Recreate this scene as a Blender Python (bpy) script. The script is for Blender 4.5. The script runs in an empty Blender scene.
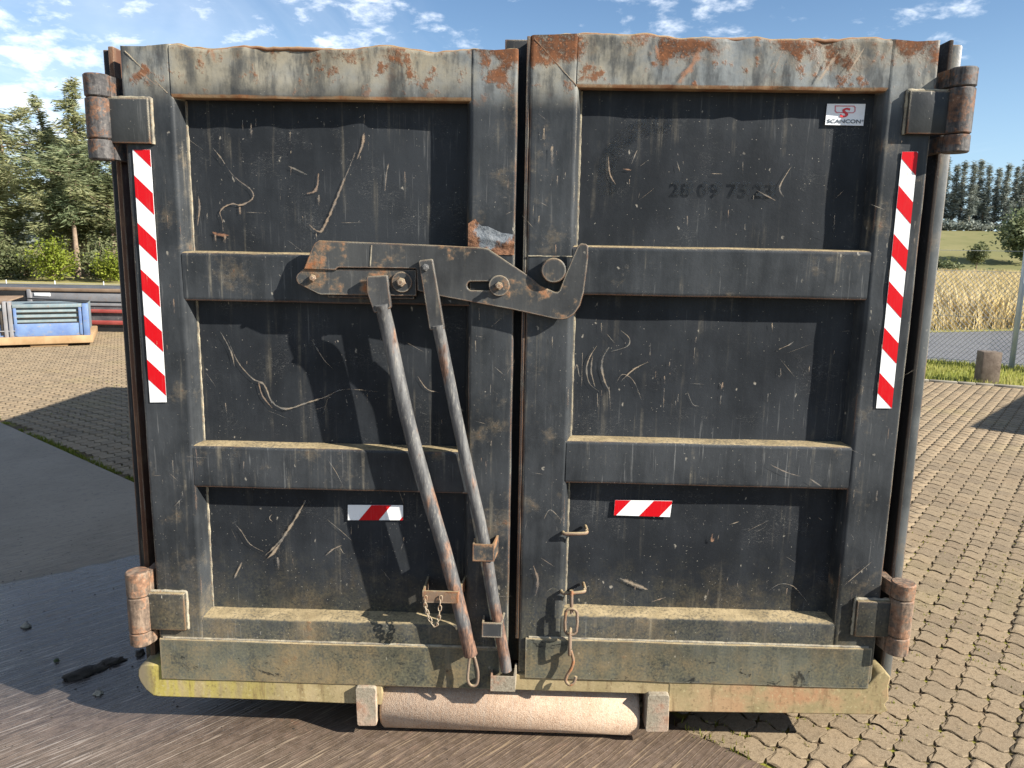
import bpy, bmesh, math, random
import numpy as np
from mathutils import Vector, Matrix, noise as mnoise
R = math.radians
S = bpy.context.scene
COL = S.collection
rng = random.Random(7)
nrg = np.random.default_rng(11)

# ------------------------------------------------------------------ camera
CAM = Vector((0, -2.34, 1.64)); PIT, ROLL, YAW, F = 0.1769, 0.01764, -0.02559, 768.7
cd = bpy.data.cameras.new('camera'); cam = bpy.data.objects.new('camera', cd); COL.objects.link(cam)
fw = Vector((math.sin(YAW)*math.cos(PIT), math.cos(YAW)*math.cos(PIT), -math.sin(PIT)))
rt = Vector((math.cos(YAW), -math.sin(YAW), 0)); up = rt.cross(fw)
rt2 = math.cos(ROLL)*rt + math.sin(ROLL)*up; up2 = -math.sin(ROLL)*rt + math.cos(ROLL)*up
cam.matrix_world = Matrix(((rt2.x, up2.x, -fw.x, CAM.x), (rt2.y, up2.y, -fw.y, CAM.y), (rt2.z, up2.z, -fw.z, CAM.z), (0, 0, 0, 1)))
cd.sensor_width = 36; cd.lens = 36*F/1024; cd.clip_start = .05; cd.clip_end = 3000
S.camera = cam
def project(x, y, z):
    v = Vector((x, y, z)) - CAM; d = v.dot(fw)
    return 512 + F*v.dot(rt2)/d, 384 - F*v.dot(up2)/d, d

# ------------------------------------------------------------------ light
AZ, EL = R(67.2), R(30.2)             # sun: to the right of the container's rear, slightly in front of it
sd = Vector((math.sin(AZ)*math.cos(EL), -math.cos(AZ)*math.cos(EL), math.sin(EL)))
sl = bpy.data.lights.new('sun', 'SUN'); sl.energy = 5.0; sl.angle = R(.5); sl.color = (1, .945, .86)
so = bpy.data.objects.new('sun', sl); COL.objects.link(so); so.rotation_euler = sd.to_track_quat('Z', 'Y').to_euler(); so.location = (8, -4, 9)
S.view_settings.view_transform = 'Standard'; S.view_settings.look = 'None'; S.view_settings.gamma = 1
S.view_settings.use_curve_mapping = False; S.view_settings.exposure = 1.32
W = bpy.data.worlds.new('World'); S.world = W; W.use_nodes = True

class NT:
    def __init__(s, tree): s.t = tree; tree.nodes.clear()
    def n(s, typ, ins=None, **pr):
        nd = s.t.nodes.new('ShaderNode'+typ)
        for k, v in pr.items(): setattr(nd, k, v)
        for k, v in (ins or {}).items():
            sock = nd.inputs[k]
            if isinstance(v, bpy.types.NodeSocket): s.t.links.new(v, sock)
            else: sock.default_value = (*v, 1) if (sock.type == 'RGBA' and len(v) == 3) else v
        return nd
    def m(s, op, a, b=0., c=None, clamp=False):
        ins = {0: a, 1: b}
        if c is not None: ins[2] = c
        return s.n('Math', ins, operation=op, use_clamp=clamp).outputs[0]
    def mul(s, a, b): return s.m('MULTIPLY', a, b)
    def add(s, a, b): return s.m('ADD', a, b)
    def mix(s, f, a, b): return s.n('Mix', {0: f, 6: a, 7: b}, data_type='RGBA').outputs[2]
    def mixf(s, f, a, b): return s.n('Mix', {0: f, 2: a, 3: b}, data_type='FLOAT').outputs[0]
    def ss(s, v, a, b, c=0., d=1.): return s.n('MapRange', {0: v, 1: a, 2: b, 3: c, 4: d}, interpolation_type='SMOOTHSTEP').outputs[0]
    def lin(s, v, a, b, c=0., d=1.): return s.n('MapRange', {0: v, 1: a, 2: b, 3: c, 4: d}).outputs[0]
    def mapv(s, vec, sc=(1, 1, 1), rot=(0, 0, 0), loc=(0, 0, 0)): return s.n('Mapping', {0: vec, 1: loc, 2: rot, 3: sc}).outputs[0]
    def noise(s, vec, sc, det=4., ro=.55, dist=0.): return s.n('TexNoise', {'Vector': vec, 'Scale': sc, 'Detail': det, 'Roughness': ro, 'Distortion': dist}).outputs[0]
    def vor(s, vec, sc, rnd=1.): return s.n('TexVoronoi', {'Vector': vec, 'Scale': sc, 'Randomness': rnd}).outputs
    def sep(s, v): return s.n('SeparateXYZ', {0: v}).outputs
    def bump(s, h, st=.3, dist=.01, nrm=None):
        ins = {'Height': h, 'Strength': st, 'Distance': dist}
        if nrm: ins['Normal'] = nrm
        return s.n('Bump', ins).outputs[0]
    def out(s, col, rough=.6, nrm=None, metal=0., spec=.5, trans=None):
        ins = {'Base Color': col, 'Roughness': rough, 'Metallic': metal, 'Specular IOR Level': spec}
        if nrm: ins['Normal'] = nrm
        b = s.n('BsdfPrincipled', ins).outputs[0]
        s.n('OutputMaterial', {0: b}); return b

# sky with scattered altocumulus, thicker towards the left (north-west), thinning to the right
w = NT(W.node_tree)
sky = w.n('TexSky', sky_type='NISHITA', sun_disc=False, sun_elevation=EL, sun_rotation=math.atan2(sd.x, sd.y), altitude=50, air_density=1.15, dust_density=.25, ozone_density=1.6).outputs[0]
g = w.n('TexCoord').outputs['Generated']
sx = w.sep(g)
zz = w.m('MAXIMUM', sx[2], .03)
cv = w.n('CombineXYZ', {0: w.m('DIVIDE', sx[0], zz), 1: w.m('DIVIDE', sx[1], zz), 2: 0.}).outputs[0]
cells = w.noise(w.mapv(g, (1., 1., 2.3), (.06, .03, 0)), 23., 7, .60, .15)
big = w.noise(w.mapv(g, (1., 1., 1.6), loc=(3.1, 1.7, 0)), 4.2, 3, .5)
veil = w.noise(w.mapv(cv, (.5, .22, 1), (0, 0, .5)), 1.3, 6, .62, .6)
side = w.ss(w.m('DIVIDE', sx[0], w.m('MAXIMUM', sx[1], .05)), -.75, .75, .10, -.12)
cov = w.add(w.mul(w.m('SUBTRACT', big, .5), .9), side)
cl = w.ss(w.add(cells, cov), .50, .80)
vl = w.ss(w.add(veil, w.mul(side, 1.3)), .48, .9, 0., .45)
cm = w.m('MAXIMUM', cl, vl)
cm = w.mul(cm, w.ss(sx[2], .0, .16, .0, .80))
cm = w.mul(cm, w.ss(cells, .3, .7, .75, 1.))
haze = w.ss(sx[2], 0., .30, .38, 0.)
tint = w.n('Mix', {0: 1., 6: sky, 7: (.84, .98, 1.16)}, data_type='RGBA', blend_type='MULTIPLY').outputs[2]
base = w.mix(haze, tint, (5.6, 8.4, 12.))
col = w.mix(cm, base, (11.6, 12.2, 13.0))
bg = w.n('Background', {0: col, 1: .050}).outputs[0]
w.n('OutputWorld', {0: bg})

# ------------------------------------------------------------------ materials
def mat(name):
    m_ = bpy.data.materials.new(name); m_.use_nodes = True
    return m_, NT(m_.node_tree)
RUST_D, RUST_M, RUST_L = (.045, .024, .015), (.15, .062, .028), (.33, .135, .06)
DUST = (.34, .265, .15)
def steel(name, base=(.030, .034, .036), fade=(.105, .11, .108), fade_amt=.5, rust=.0, top=0., dust=1., splash=1., streak=1., chips=1., rough=.42, edge=.8, warm=0., halo_amt=.22, pts=None, spec=.22, scuff=0.):
    m_, t = mat(name)
    p = t.n('TexCoord').outputs['Object']
    geo = t.n('NewGeometry'); nz = t.sep(geo.outputs['Normal'])[2]; z = t.sep(p)[2]; nrm = geo.outputs['Normal']
    n1 = t.noise(p, 2.6, 5, .6); n2 = t.noise(p, 17, 6, .65); n3 = t.noise(t.mapv(p, (1, 1, 1), loc=(5, 3, 9)), 6.5, 8, .68)
    fine = t.noise(p, 120, 3, .6)
    c = t.mix(t.ss(n1, .3, .72), base, tuple(b*1.45+.004 for b in base))
    # chalky fading and rain streaks
    st1 = t.noise(t.mapv(p, (46, 46, 1.9)), 1., 4, .6); st2 = t.noise(t.mapv(p, (120, 120, 5)), 1., 3, .6)
    st0 = t.noise(t.mapv(p, (22, 22, 5)), 1., 6, .65)
    fd = t.mul(t.ss(t.add(t.mul(n1, .7), t.add(t.mul(st0, .45), t.mul(st1, .12))), .50, .80), fade_amt)
    c = t.mix(fd, c, fade)
    smask = t.mul(t.mul(t.ss(st1, .56, .74), t.ss(n3, .42, .64)), .34*streak)
    c = t.mix(smask, c, (.27, .235, .17))
    smask2 = t.mul(t.mul(t.ss(st2, .60, .70), t.ss(n1, .45, .65)), .38*streak)
    c = t.mix(smask2, c, (.20, .20, .19))
    # scuffs: faint swirling pale scratches
    sc = t.noise(t.mapv(p, (3, 3, 7), (.3, .9, .5)), 9, 2, .5, 2.5)
    c = t.mix(t.mul(t.ss(t.m('ABSOLUTE', t.m('SUBTRACT', sc, .5)), .012, .0), t.mul(t.ss(n3, .5, .66), .35)), c, (.30, .29, .26))
    # chips: small pale dots that drip a little
    pd = t.n('VectorMath', {0: p, 1: t.n('VectorMath', {0: t.n('TexNoise', {'Vector': p, 'Scale': 70., 'Detail': 3.}).outputs[1], 1: (.018, .018, .018)}, operation='MULTIPLY').outputs[0]}, operation='ADD').outputs[0]
    wob = t.mapv(pd, (1, 1, .55))
    vd = t.vor(wob, 38)
    cm = t.mul(t.ss(vd[0], .15, .06), t.ss(t.sep(vd[1])[0], .84, .90))
    vd2 = t.vor(t.mapv(pd, (1, 1, .4), loc=(2, 2, 2)), 15)
    cm2 = t.mul(t.ss(vd2[0], .06, .015), t.ss(t.sep(vd2[1])[1], .72, .8))
    cm = t.mul(t.m('MAXIMUM', cm, cm2), .5*chips)
    c = t.mix(cm, c, (.40, .36, .29))
    # specks of mud and overspray
    vs_ = t.vor(pd, 150); c = t.mix(t.mul(t.mul(t.ss(vs_[0], .22, .10), t.ss(t.sep(vs_[1])[2], .93, .95)), .55*chips), c, (.36, .33, .27))
    vs2 = t.vor(t.mapv(pd, loc=(9, 4, 1)), 85); c = t.mix(t.mul(t.mul(t.ss(vs2[0], .16, .06), t.ss(t.sep(vs2[1])[0], .80, .86)), t.mul(t.ss(z, 1.1, .35), .6*chips)), c, (.40, .37, .30))
    # edges worn to bare rusty metal
    bv = t.n('Bevel', {'Radius': .009}, samples=4).outputs[0]
    dt = t.n('VectorMath', {0: bv, 1: nrm}, operation='DOT_PRODUCT').outputs['Value']
    em = t.mul(t.ss(t.add(t.m('SUBTRACT', 1., dt), t.mul(t.m('SUBTRACT', n2, .5), .16)), .03, .16), edge)
    ecol = t.mix(t.ss(t.add(n3, t.ss(nz, .1, -.4, 0., .3)), .44, .62), (.42, .37, .28), (.26, .12, .055))
    c = t.mix(em, c, ecol)
    # battered, bleached zone along the top
    tz = t.mul(t.ss(t.add(z, t.mul(t.m('SUBTRACT', n1, .5), .10)), 1.99, 2.09), min(top, 1.))
    c = t.mix(t.mul(tz, t.ss(t.add(t.mul(n3, .45), t.add(t.mul(st0, .35), t.mul(n2, .25))), .36, .58, .10, .95)), c, t.mix(t.ss(n1, .4, .6), (.27, .245, .185), (.185, .20, .20)))
    c = t.mix(t.mul(tz, t.mul(t.ss(st0, .54, .40), .6)), c, (.05, .052, .052))
    # rust patches: more along the battered top edge
    rb = t.mul(t.ss(t.add(z, t.mul(t.m('SUBTRACT', n3, .5), .12)), 2.06, 2.19), .19*top)
    rv = t.add(t.add(n3, t.mul(t.m('SUBTRACT', n2, .5), .35)), t.add(rb, rust*.25))
    rm = t.mul(t.ss(rv, .655, .78), t.ss(t.add(fine, n2), .70, 1.0, .45, 1.))
    rm = t.m('MAXIMUM', rm, t.mul(t.mul(t.ss(t.add(n2, t.mul(t.m('SUBTRACT', n3, .5), .8)), .545, .65), tz), .92))
    if pts:
        for (qx_, qz_, qr_) in pts:
            dd_ = t.n('VectorMath', {0: p, 1: (qx_, -.04, qz_)}, operation='DISTANCE').outputs['Value']
            rv = t.add(rv, t.mul(t.ss(dd_, qr_, qr_*.25), .085))
        rm = t.mul(t.ss(rv, .60, .74), t.ss(t.add(fine, n2), .70, 1.0, .35, 1.))
    halo = t.mul(t.ss(rv, .57, .70), halo_amt)
    c = t.mix(halo, c, (.26, .20, .12))
    rc = t.mix(t.ss(n2, .35, .65), RUST_D if warm < .5 else RUST_M, RUST_M if warm < .5 else RUST_L)
    rc = t.mix(t.ss(fine, .55, .75), rc, RUST_L)
    c = t.mix(rm, c, rc)
    # dirt splashed up from the yard, yellowish with algae
    sp = t.ss(t.add(z, t.mul(t.m('SUBTRACT', n2, .5), .75)), .62, .10)
    sp = t.mul(sp, t.ss(t.add(t.mul(fine, .6), t.add(t.mul(n2, .6), t.mul(n3, .5))), .62, 1.02))
    spc = t.mix(t.ss(n3, .4, .62), (.185, .168, .095), (.235, .175, .085))
    c = t.mix(t.mul(sp, .78*splash), c, spc)
    if scuff:
        c = t.mix(t.mul(t.ss(t.add(t.noise(t.mapv(p, (1, 1, 1.6), loc=(8, 2, 5)), 10, 6, .7, .8), t.mul(t.m('SUBTRACT', fine, .5), .25)), .60, .66), .85*scuff), c, (.012, .013, .013))
    # rusty lips under the battered top rails
    lip = t.mul(t.ss(t.add(nz, t.mul(t.m('SUBTRACT', n2, .5), .5)), -.05, -.35), t.ss(z, 1.98, 2.01)); lip = t.mul(lip, min(top, 1.))
    c = t.mix(t.mul(lip, .9), c, t.mix(t.ss(n2, .35, .6), (.20, .085, .035), (.30, .19, .10)))
    # dust lying on ledges
    dm = t.mul(t.mul(t.ss(t.add(nz, t.mul(t.m('SUBTRACT', n2, .5), .9)), .42, .70), t.ss(t.add(fine, t.mul(n3, .5)), .52, .85, .35, 1.)), dust)
    c = t.mix(dm, c, t.mix(t.ss(n2, .3, .7), DUST, (.20, .155, .085)))
    ro = t.mixf(t.m('MAXIMUM', t.m('MAXIMUM', rm, dm), t.mul(sp, .8)), t.add(rough, t.mul(t.m('SUBTRACT', n2, .5), .22)), .88)
    hb = t.add(t.mul(rm, .6), t.add(t.mul(n2, .5), t.add(t.mul(fine, .22), t.mul(cm, -.4))))
    t.out(c, ro, t.bump(hb, .35, .004), spec=spec)
    return m_
M = {}
M['frame'] = steel('weathered black frame paint', (.016, .0182, .0203), (.066, .071, .075), .52, rust=.05, top=1.0, edge=1.0, streak=1.15)
M['rail'] = steel('weathered rail paint', (.016, .0182, .0203), (.064, .069, .073), .52, rust=.0, streak=1.7, edge=.9)
M['panel'] = steel('dark panel paint', (.0145, .0165, .019), (.036, .040, .0445), .55, rust=-.4, halo_amt=.04, spec=.13, streak=.75, chips=1.2, splash=.95, dust=.3, rough=.48, edge=.5)
M['plate'] = steel('mud stained kick plate', (.022, .025, .025), (.10, .105, .09), .75, rust=.10, splash=1.05, scuff=1., streak=1.0)
M['hingeplate'] = steel('hinge plate paint', (.018, .0195, .020), (.060, .063, .062), .5, rust=.0, splash=1.0, chips=1.3, edge=1.)
M['hook'] = steel('worn latch steel', (.024, .025, .026), (.068, .070, .068), .7, rust=.04, chips=.6, splash=.0, dust=.5, edge=1., warm=1, halo_amt=.6, pts=[(-.665, 1.505, .06), (-.105, 1.49, .085), (.07, 1.45, .12), (.09, 1.53, .06), (-.44, 1.475, .10), (-.62, 1.47, .08), (-.305, 1.53, .04), (-.655, 1.545, .05)])
M['pipe'] = None
M['post'] = steel('corner post paint', (.05, .055, .056), (.15, .155, .15), .6, rust=.12, streak=.8, splash=.4)
M['head'] = steel('forged lever head', (.026, .027, .028), (.085, .085, .082), .7, rust=.06, chips=.7, splash=.0, dust=.4, edge=1., warm=1, halo_amt=.5)
M['rusty'] = steel('rusted steel', (.10, .06, .04), (.17, .12, .09), .6, rust=.7, warm=1, chips=.4, splash=.3, rough=.6)
m_, t = mat('scraped rusty paint'); p = t.n('TexCoord').outputs['Object']
a = t.noise(p, 15, 6, .65, .4); b = t.noise(p, 60, 5, .7); zq = t.sep(p)[2]
px2 = t.sep(p)[0]; rr2 = t.m('SQRT', t.add(t.m('POWER', t.mul(t.add(px2, .128), 15.5), 2.), t.m('POWER', t.mul(t.m('SUBTRACT', zq, 1.645), 19.), 2.)))
c = t.mix(t.ss(b, .3, .7), (.10, .115, .13), (.21, .225, .235)); c = t.mix(t.ss(t.add(rr2, t.mul(t.m('SUBTRACT', a, .5), 2.6)), .66, .92), c, t.mix(t.ss(b, .35, .65), (.075, .036, .02), (.26, .125, .065)))
t.out(c, .7, t.bump(t.add(a, b), .6, .008), spec=.3); M['patch'] = m_
M['rustedge'] = steel('brown rusted flange', (.065, .030, .018), (.13, .065, .036), .6, rust=.25, chips=.2, splash=.4, rough=.7)
m_, t = mat('knuckle worn rusty barrel'); p = t.n('TexCoord').outputs['Object']
a = t.noise(p, 16, 7, .68, .3); b = t.noise(p, 70, 5, .72); d = t.noise(t.mapv(p, (70, 70, 7)), 1, 5, .65)
c = t.mix(t.ss(t.add(t.mul(d, .6), t.mul(b, .4)), .40, .62), (.036, .034, .034), (.12, .112, .105))
c = t.mix(t.mul(t.ss(t.add(a, t.mul(t.m('SUBTRACT', b, .5), .5)), .47, .58), .9), c, t.mix(t.ss(b, .36, .64), (.070, .038, .024), (.165, .082, .045)))
c = t.mix(t.mul(t.ss(b, .62, .70), .6), c, (.36, .31, .24)); c = t.mix(t.mul(t.ss(b, .40, .32), .7), c, (.03, .02, .016))
t.out(c, .68, t.bump(t.add(a, t.mul(b, .7)), .55, .004), spec=.3); M['knuckle'] = m_
m_, t = mat('barrel_low worn rusty barrel'); p = t.n('TexCoord').outputs['Object']
a = t.noise(p, 16, 7, .68, .3); b = t.noise(p, 70, 5, .72); d = t.noise(t.mapv(p, (70, 70, 7)), 1, 5, .65)
c = t.mix(t.ss(t.add(t.mul(d, .6), t.mul(b, .4)), .40, .62), (.10, .072, .052), (.25, .18, .125))
c = t.mix(t.mul(t.ss(t.add(a, t.mul(t.m('SUBTRACT', b, .5), .5)), .47, .58), .9), c, t.mix(t.ss(b, .36, .64), (.12, .062, .036), (.26, .14, .08)))
c = t.mix(t.mul(t.ss(b, .62, .70), .6), c, (.36, .31, .24)); c = t.mix(t.mul(t.ss(b, .40, .32), .7), c, (.03, .02, .016))
t.out(c, .68, t.bump(t.add(a, t.mul(b, .7)), .55, .004), spec=.3); M['barrel_low'] = m_
M['flange_shaded'] = steel('flange blackened for shade', (.006, .005, .0045), (.012, .009, .008), .4, rust=-.5, chips=.0, splash=.1, rough=.8, edge=.2, halo_amt=0., streak=.1)  # right flange near black: the shade on its side is in the colour
M['rustrim'] = steel('rusted rim', (.16, .07, .035), (.26, .15, .09), .8, rust=.5, warm=1, chips=.3, splash=0, rough=.75)
M['dark'] = steel('black inner steel', (.012, .013, .014), (.03, .03, .03), .5, rust=-.1, chips=.4, splash=.6, rough=.6)
M['wall'] = steel('container side paint', (.034, .037, .037), (.11, .115, .11), .5, rust=.1)

def simple(name, c1, c2, sc=8., rough=.7, spec=.4, bst=.2, bdist=.004, metal=0., c3=None, det=5):
    m_, t = mat(name); p = t.n('TexCoord').outputs['Object']
    a = t.noise(p, sc, det, .62); b = t.noise(p, sc*6, 4, .6)
    c = t.mix(t.ss(a, .3, .7), c1, c2)
    if c3: c = t.mix(t.mul(t.ss(b, .56, .72), .8), c, c3)
    t.out(c, rough, t.bump(t.add(a, t.mul(b, .5)), bst, bdist), metal, spec); return m_
M['beam'] = None
m_, t = mat('worn lever pipe paint'); p = t.n('TexCoord').outputs['Object']; z_ = t.sep(p)[2]
a = t.noise(t.mapv(p, (30, 30, 4)), 1, 6, .68); b = t.noise(t.mapv(p, (120, 120, 28)), 1, 5, .7); d = t.noise(p, 5, 5, .6)
c = t.mix(t.ss(a, .36, .62), (.065, .065, .066), (.135, .133, .128))
c = t.mix(t.mul(t.ss(b, .52, .66), .5), c, (.26, .245, .21)); c = t.mix(t.mul(t.ss(b, .42, .33), .6), c, (.05, .04, .033))
rmask = t.ss(t.add(t.add(d, t.mul(t.m('SUBTRACT', a, .5), .6)), t.ss(z_, .75, .35, 0., .17)), .56, .70)
c = t.mix(t.mul(rmask, .85), c, t.mix(t.ss(b, .35, .65), (.055, .028, .018), (.24, .12, .065)))
t.out(c, t.mixf(rmask, .42, .8), t.bump(t.add(a, b), .4, .003), spec=.4); M['pipe'] = m_
m_, t = mat('ochre stained floor beam'); p = t.n('TexCoord').outputs['Object']; px_, py_, pz_ = t.sep(p)
a = t.noise(p, 5, 6, .65); b = t.noise(t.mapv(p, (30, 30, 5)), 1, 5, .6); f_ = t.noise(p, 90, 4, .6)
c = t.mix(t.ss(a, .35, .65), (.24, .19, .095), (.36, .28, .155))
c = t.mix(t.mul(t.ss(px_, -.55, -1.25), t.ss(b, .3, .6)), c, (.36, .30, .07))
c = t.mix(t.mul(t.ss(px_, .35, .9), t.ss(a, .42, .6)), c, (.34, .19, .10))
c = t.mix(t.mul(t.ss(b, .52, .68), .7), c, (.15, .10, .05)); c = t.mix(t.mul(t.ss(f_, .56, .70), .5), c, (.10, .075, .04)); c = t.mix(t.mul(t.ss(f_, .42, .32), .5), c, (.42, .36, .20)); c = t.mix(t.mul(t.ss(t.add(px_, t.mul(a, .03)), -1.225, -1.262), .85), c, (.15, .125, .085))  # last mix: left end dirt brown, with its shade put into the colour
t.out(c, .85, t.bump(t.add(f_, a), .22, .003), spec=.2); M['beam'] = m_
m_, t = mat('worn tan roller steel'); p = t.n('TexCoord').outputs['Object']
a = t.noise(p, 6, 6, .65); b = t.noise(p, 85, 4, .75); d = t.noise(p, 260, 3, .7); e = t.noise(t.mapv(p, (70, 4, 4)), 1, 5, .65)
c = t.mix(t.ss(a, .35, .65), (.36, .245, .165), (.46, .335, .235)); c = t.mix(t.mul(t.ss(e, .5, .66), .4), c, (.40, .33, .26))
c = t.mix(t.mul(t.ss(b, .50, .66), .55), c, (.27, .165, .105)); c = t.mix(t.mul(t.ss(d, .52, .66), .55), c, (.52, .44, .34)); c = t.mix(t.mul(t.ss(b, .40, .30), .6), c, (.13, .085, .055))
t.out(c, .88, t.bump(t.add(b, d), .6, .004), spec=.2); M['roller'] = m_
m_, t = mat('worn stained bracket steel'); p = t.n('TexCoord').outputs['Object']
a = t.noise(p, 13, 6, .68); b = t.noise(p, 90, 4, .75); zq = t.sep(p)[2]
c = t.mix(t.ss(t.add(a, t.mul(zq, -1.2)), .25, .5), (.26, .225, .165), (.37, .27, .195)); c = t.mix(t.mul(t.ss(a, .52, .64), .6), c, (.26, .13, .075))
c = t.mix(t.mul(t.ss(b, .5, .66), .5), c, (.12, .08, .05)); c = t.mix(t.mul(t.ss(b, .44, .34), .5), c, (.42, .36, .28))
t.out(c, .88, t.bump(t.add(a, b), .5, .004), spec=.2); M['bracket'] = m_
M['weld'] = simple('grey weld bead', (.14, .125, .10), (.34, .30, .21), 30, .75, .4, .6, .004, c3=(.26, .13, .06))
M['scratch'] = None
m_, t = mat('pale scratch mark'); p = t.n('TexCoord').outputs['Object']
a = t.noise(t.mapv(p, (60, 60, 60)), 1, 5, .7); b = t.noise(p, 14, 4, .6); at_ = t.n('Attribute', attribute_name='tone').outputs['Fac']
c = t.mix(t.ss(b, .4, .6), (.34, .31, .26), (.37, .29, .20)); c = t.mix(at_, c, (.30, .13, .06))
wn = t.n('Attribute', attribute_name='worn').outputs['Fac']
al = t.mul(t.ss(t.add(wn, t.mul(t.m('SUBTRACT', a, .5), 1.6)), .15, .95), t.ss(b, .3, .62, .28, .75))
b1 = t.n('BsdfPrincipled', {'Base Color': c, 'Roughness': .8}).outputs[0]; b0 = t.n('BsdfTransparent').outputs[0]
t.n('OutputMaterial', {0: t.n('MixShader', {0: al, 1: b0, 2: b1}).outputs[0]}); M['scratch'] = m_
m_, t = mat('worn ghost lettering'); p = t.n('TexCoord').outputs['Object']
a = t.noise(p, 30, 5, .7)
b1 = t.n('BsdfPrincipled', {'Base Color': (.015, .017, .02), 'Roughness': .3}).outputs[0]; b0 = t.n('BsdfTransparent').outputs[0]
t.n('OutputMaterial', {0: t.n('MixShader', {0: t.ss(a, .34, .62, .12, .48), 1: b0, 2: b1}).outputs[0]}); M['ghost'] = m_
m_, t = mat('worn ghost emblem'); p = t.n('TexCoord').outputs['Object']
a = t.noise(p, 18, 6, .7)
b1 = t.n('BsdfPrincipled', {'Base Color': (.012, .014, .016), 'Roughness': .3}).outputs[0]; b0 = t.n('BsdfTransparent').outputs[0]
t.n('OutputMaterial', {0: t.n('MixShader', {0: t.ss(a, .42, .66, .0, .30), 1: b0, 2: b1}).outputs[0]}); M['ghost2'] = m_
def film(name, c, rough=.35, dirt=.25):
    m_, t = mat(name); p = t.n('TexCoord').outputs['Object']
    a = t.noise(t.mapv(p, (1, 1, .6)), 28, 6, .68); b = t.noise(t.mapv(p, (200, 200, 9)), 1, 2, .5)
    cc = t.mix(t.mul(t.ss(a, .52, .72), dirt), c, (.20, .17, .13)); cc = t.mix(t.mul(t.ss(b, .5, .8), .10), cc, t.mix(.5, cc, (.4, .38, .34)))
    t.out(cc, rough, t.bump(b, .15, .001), spec=.22); return m_
M['white'] = film('white reflective film', (.80, .80, .78)); M['red'] = film('red reflective film', (.50, .004, .009), dirt=.08)
M['sticker'] = film('white sticker', (.82, .83, .84), .3, .1); M['sgrey'] = film('dark grey print', (.10, .12, .14), .4, 0); M['sred'] = film('red print', (.62, .05, .06), .4, 0); M['slred'] = film('pale red print', (.62, .22, .24), .4, 0)

# paving
def paving(name, dark=1.):
    m_, t = mat(name)
    p = t.n('NewGeometry').outputs['Position']
    rnd = t.n('ObjectInfo').outputs['Random']; tone = t.n('Attribute', attribute_name='tone').outputs['Fac']
    v = t.m('FRACT', t.add(rnd, t.mul(tone, 3.7)))
    a = t.noise(p, 3.2, 5, .6); b = t.noise(p, 55, 5, .7); d = t.noise(p, 320, 3, .7); e = t.noise(t.mapv(p, loc=(4, 1, 0)), 1.1, 4, .6)
    c = t.mix(v, (.168, .128, .082), (.262, .198, .122))
    c = t.mix(t.mul(t.ss(a, .45, .7), .55), c, (.255, .180, .105))
    c = t.mix(t.mul(t.ss(b, .46, .70), .75), c, (.105, .075, .042))
    c = t.mix(t.mul(t.ss(d, .50, .66), .6), c, (.40, .315, .21))
    c = t.mix(t.mul(t.ss(t.noise(p, 190, 3, .7), .56, .70), .5), c, (.11, .08, .05))
    c = t.mix(t.mul(t.ss(e, .52, .72), .30), c, (.25, .205, .09)); c = t.mix(t.mul(t.ss(t.noise(t.mapv(p, loc=(9, 2, 5)), 2.3, 6, .7), .56, .72), .5), c, (.12, .09, .06))
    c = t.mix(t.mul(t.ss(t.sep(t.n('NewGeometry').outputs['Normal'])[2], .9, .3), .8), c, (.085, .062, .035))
    t.out(c, .88, t.bump(t.add(t.mul(b, .8), t.mul(d, .5)), .55, .003), spec=.25); return m_
M['stone'] = paving('paving stone concrete')
m_, t = mat('mossy sand joint'); p = t.n('NewGeometry').outputs['Position']
a = t.noise(p, 4.5, 5, .65); b = t.noise(p, 60, 4, .6)
c = t.mix(b, (.045, .03, .018), (.12, .085, .05)); c = t.mix(t.ss(a, .44, .60), c, t.mix(b, (.10, .11, .015), (.30, .27, .05)))
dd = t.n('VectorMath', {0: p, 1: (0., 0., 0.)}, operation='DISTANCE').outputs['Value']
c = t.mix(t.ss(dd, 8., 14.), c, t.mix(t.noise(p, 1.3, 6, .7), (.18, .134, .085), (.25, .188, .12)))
t.out(c, .95, t.bump(b, .6, .006), spec=.15); M['joint'] = m_
# broomed concrete slab
m_, t = mat('broomed concrete'); p = t.n('NewGeometry').outputs['Position']; px_, py_, pz_ = t.sep(p)
q = t.mapv(p, (1, 1, 1), (0, 0, R(-48)))
wob = t.noise(p, 1.2, 3, .5)
qx, qy, qz = t.sep(q)
qq = t.n('CombineXYZ', {0: qx, 1: t.add(qy, t.mul(wob, .03)), 2: 0.}).outputs[0]
l1 = t.noise(t.mapv(qq, (.9, 30, 1)), 1, 3, .5); l2 = t.noise(t.mapv(qq, (4, 210, 1)), 1, 3, .6); l3 = t.noise(t.mapv(qq, (2.0, 75, 1), loc=(3, 9, 0)), 1, 2, .5)
lvl = t.m('ABSOLUTE', t.m('SUBTRACT', t.m('FRACT', t.add(t.mul(qy, 50.), t.mul(t.noise(t.mapv(qq, (1.2, 22, 1)), 1, 4, .6), 4.2))), .5)); lv3 = t.m('ABSOLUTE', t.m('SUBTRACT', l3, .5))
a = t.noise(p, 1.6, 6, .65); b = t.noise(p, 24, 6, .7); d = t.noise(p, 210, 3, .7); e = t.noise(t.mapv(p, loc=(7, 3, 1)), 3.6, 7, .7)
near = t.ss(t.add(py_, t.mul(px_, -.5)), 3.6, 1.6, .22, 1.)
c = t.mix(t.ss(a, .3, .7), (.225, .183, .132), (.285, .235, .172))
c = t.mix(t.mul(t.ss(b, .5, .7), .35), c, (.10, .095, .085))
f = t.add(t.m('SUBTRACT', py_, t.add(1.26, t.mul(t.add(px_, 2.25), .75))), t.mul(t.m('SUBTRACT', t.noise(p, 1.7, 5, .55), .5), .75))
wet0 = t.ss(f, .035, -.035)
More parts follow.
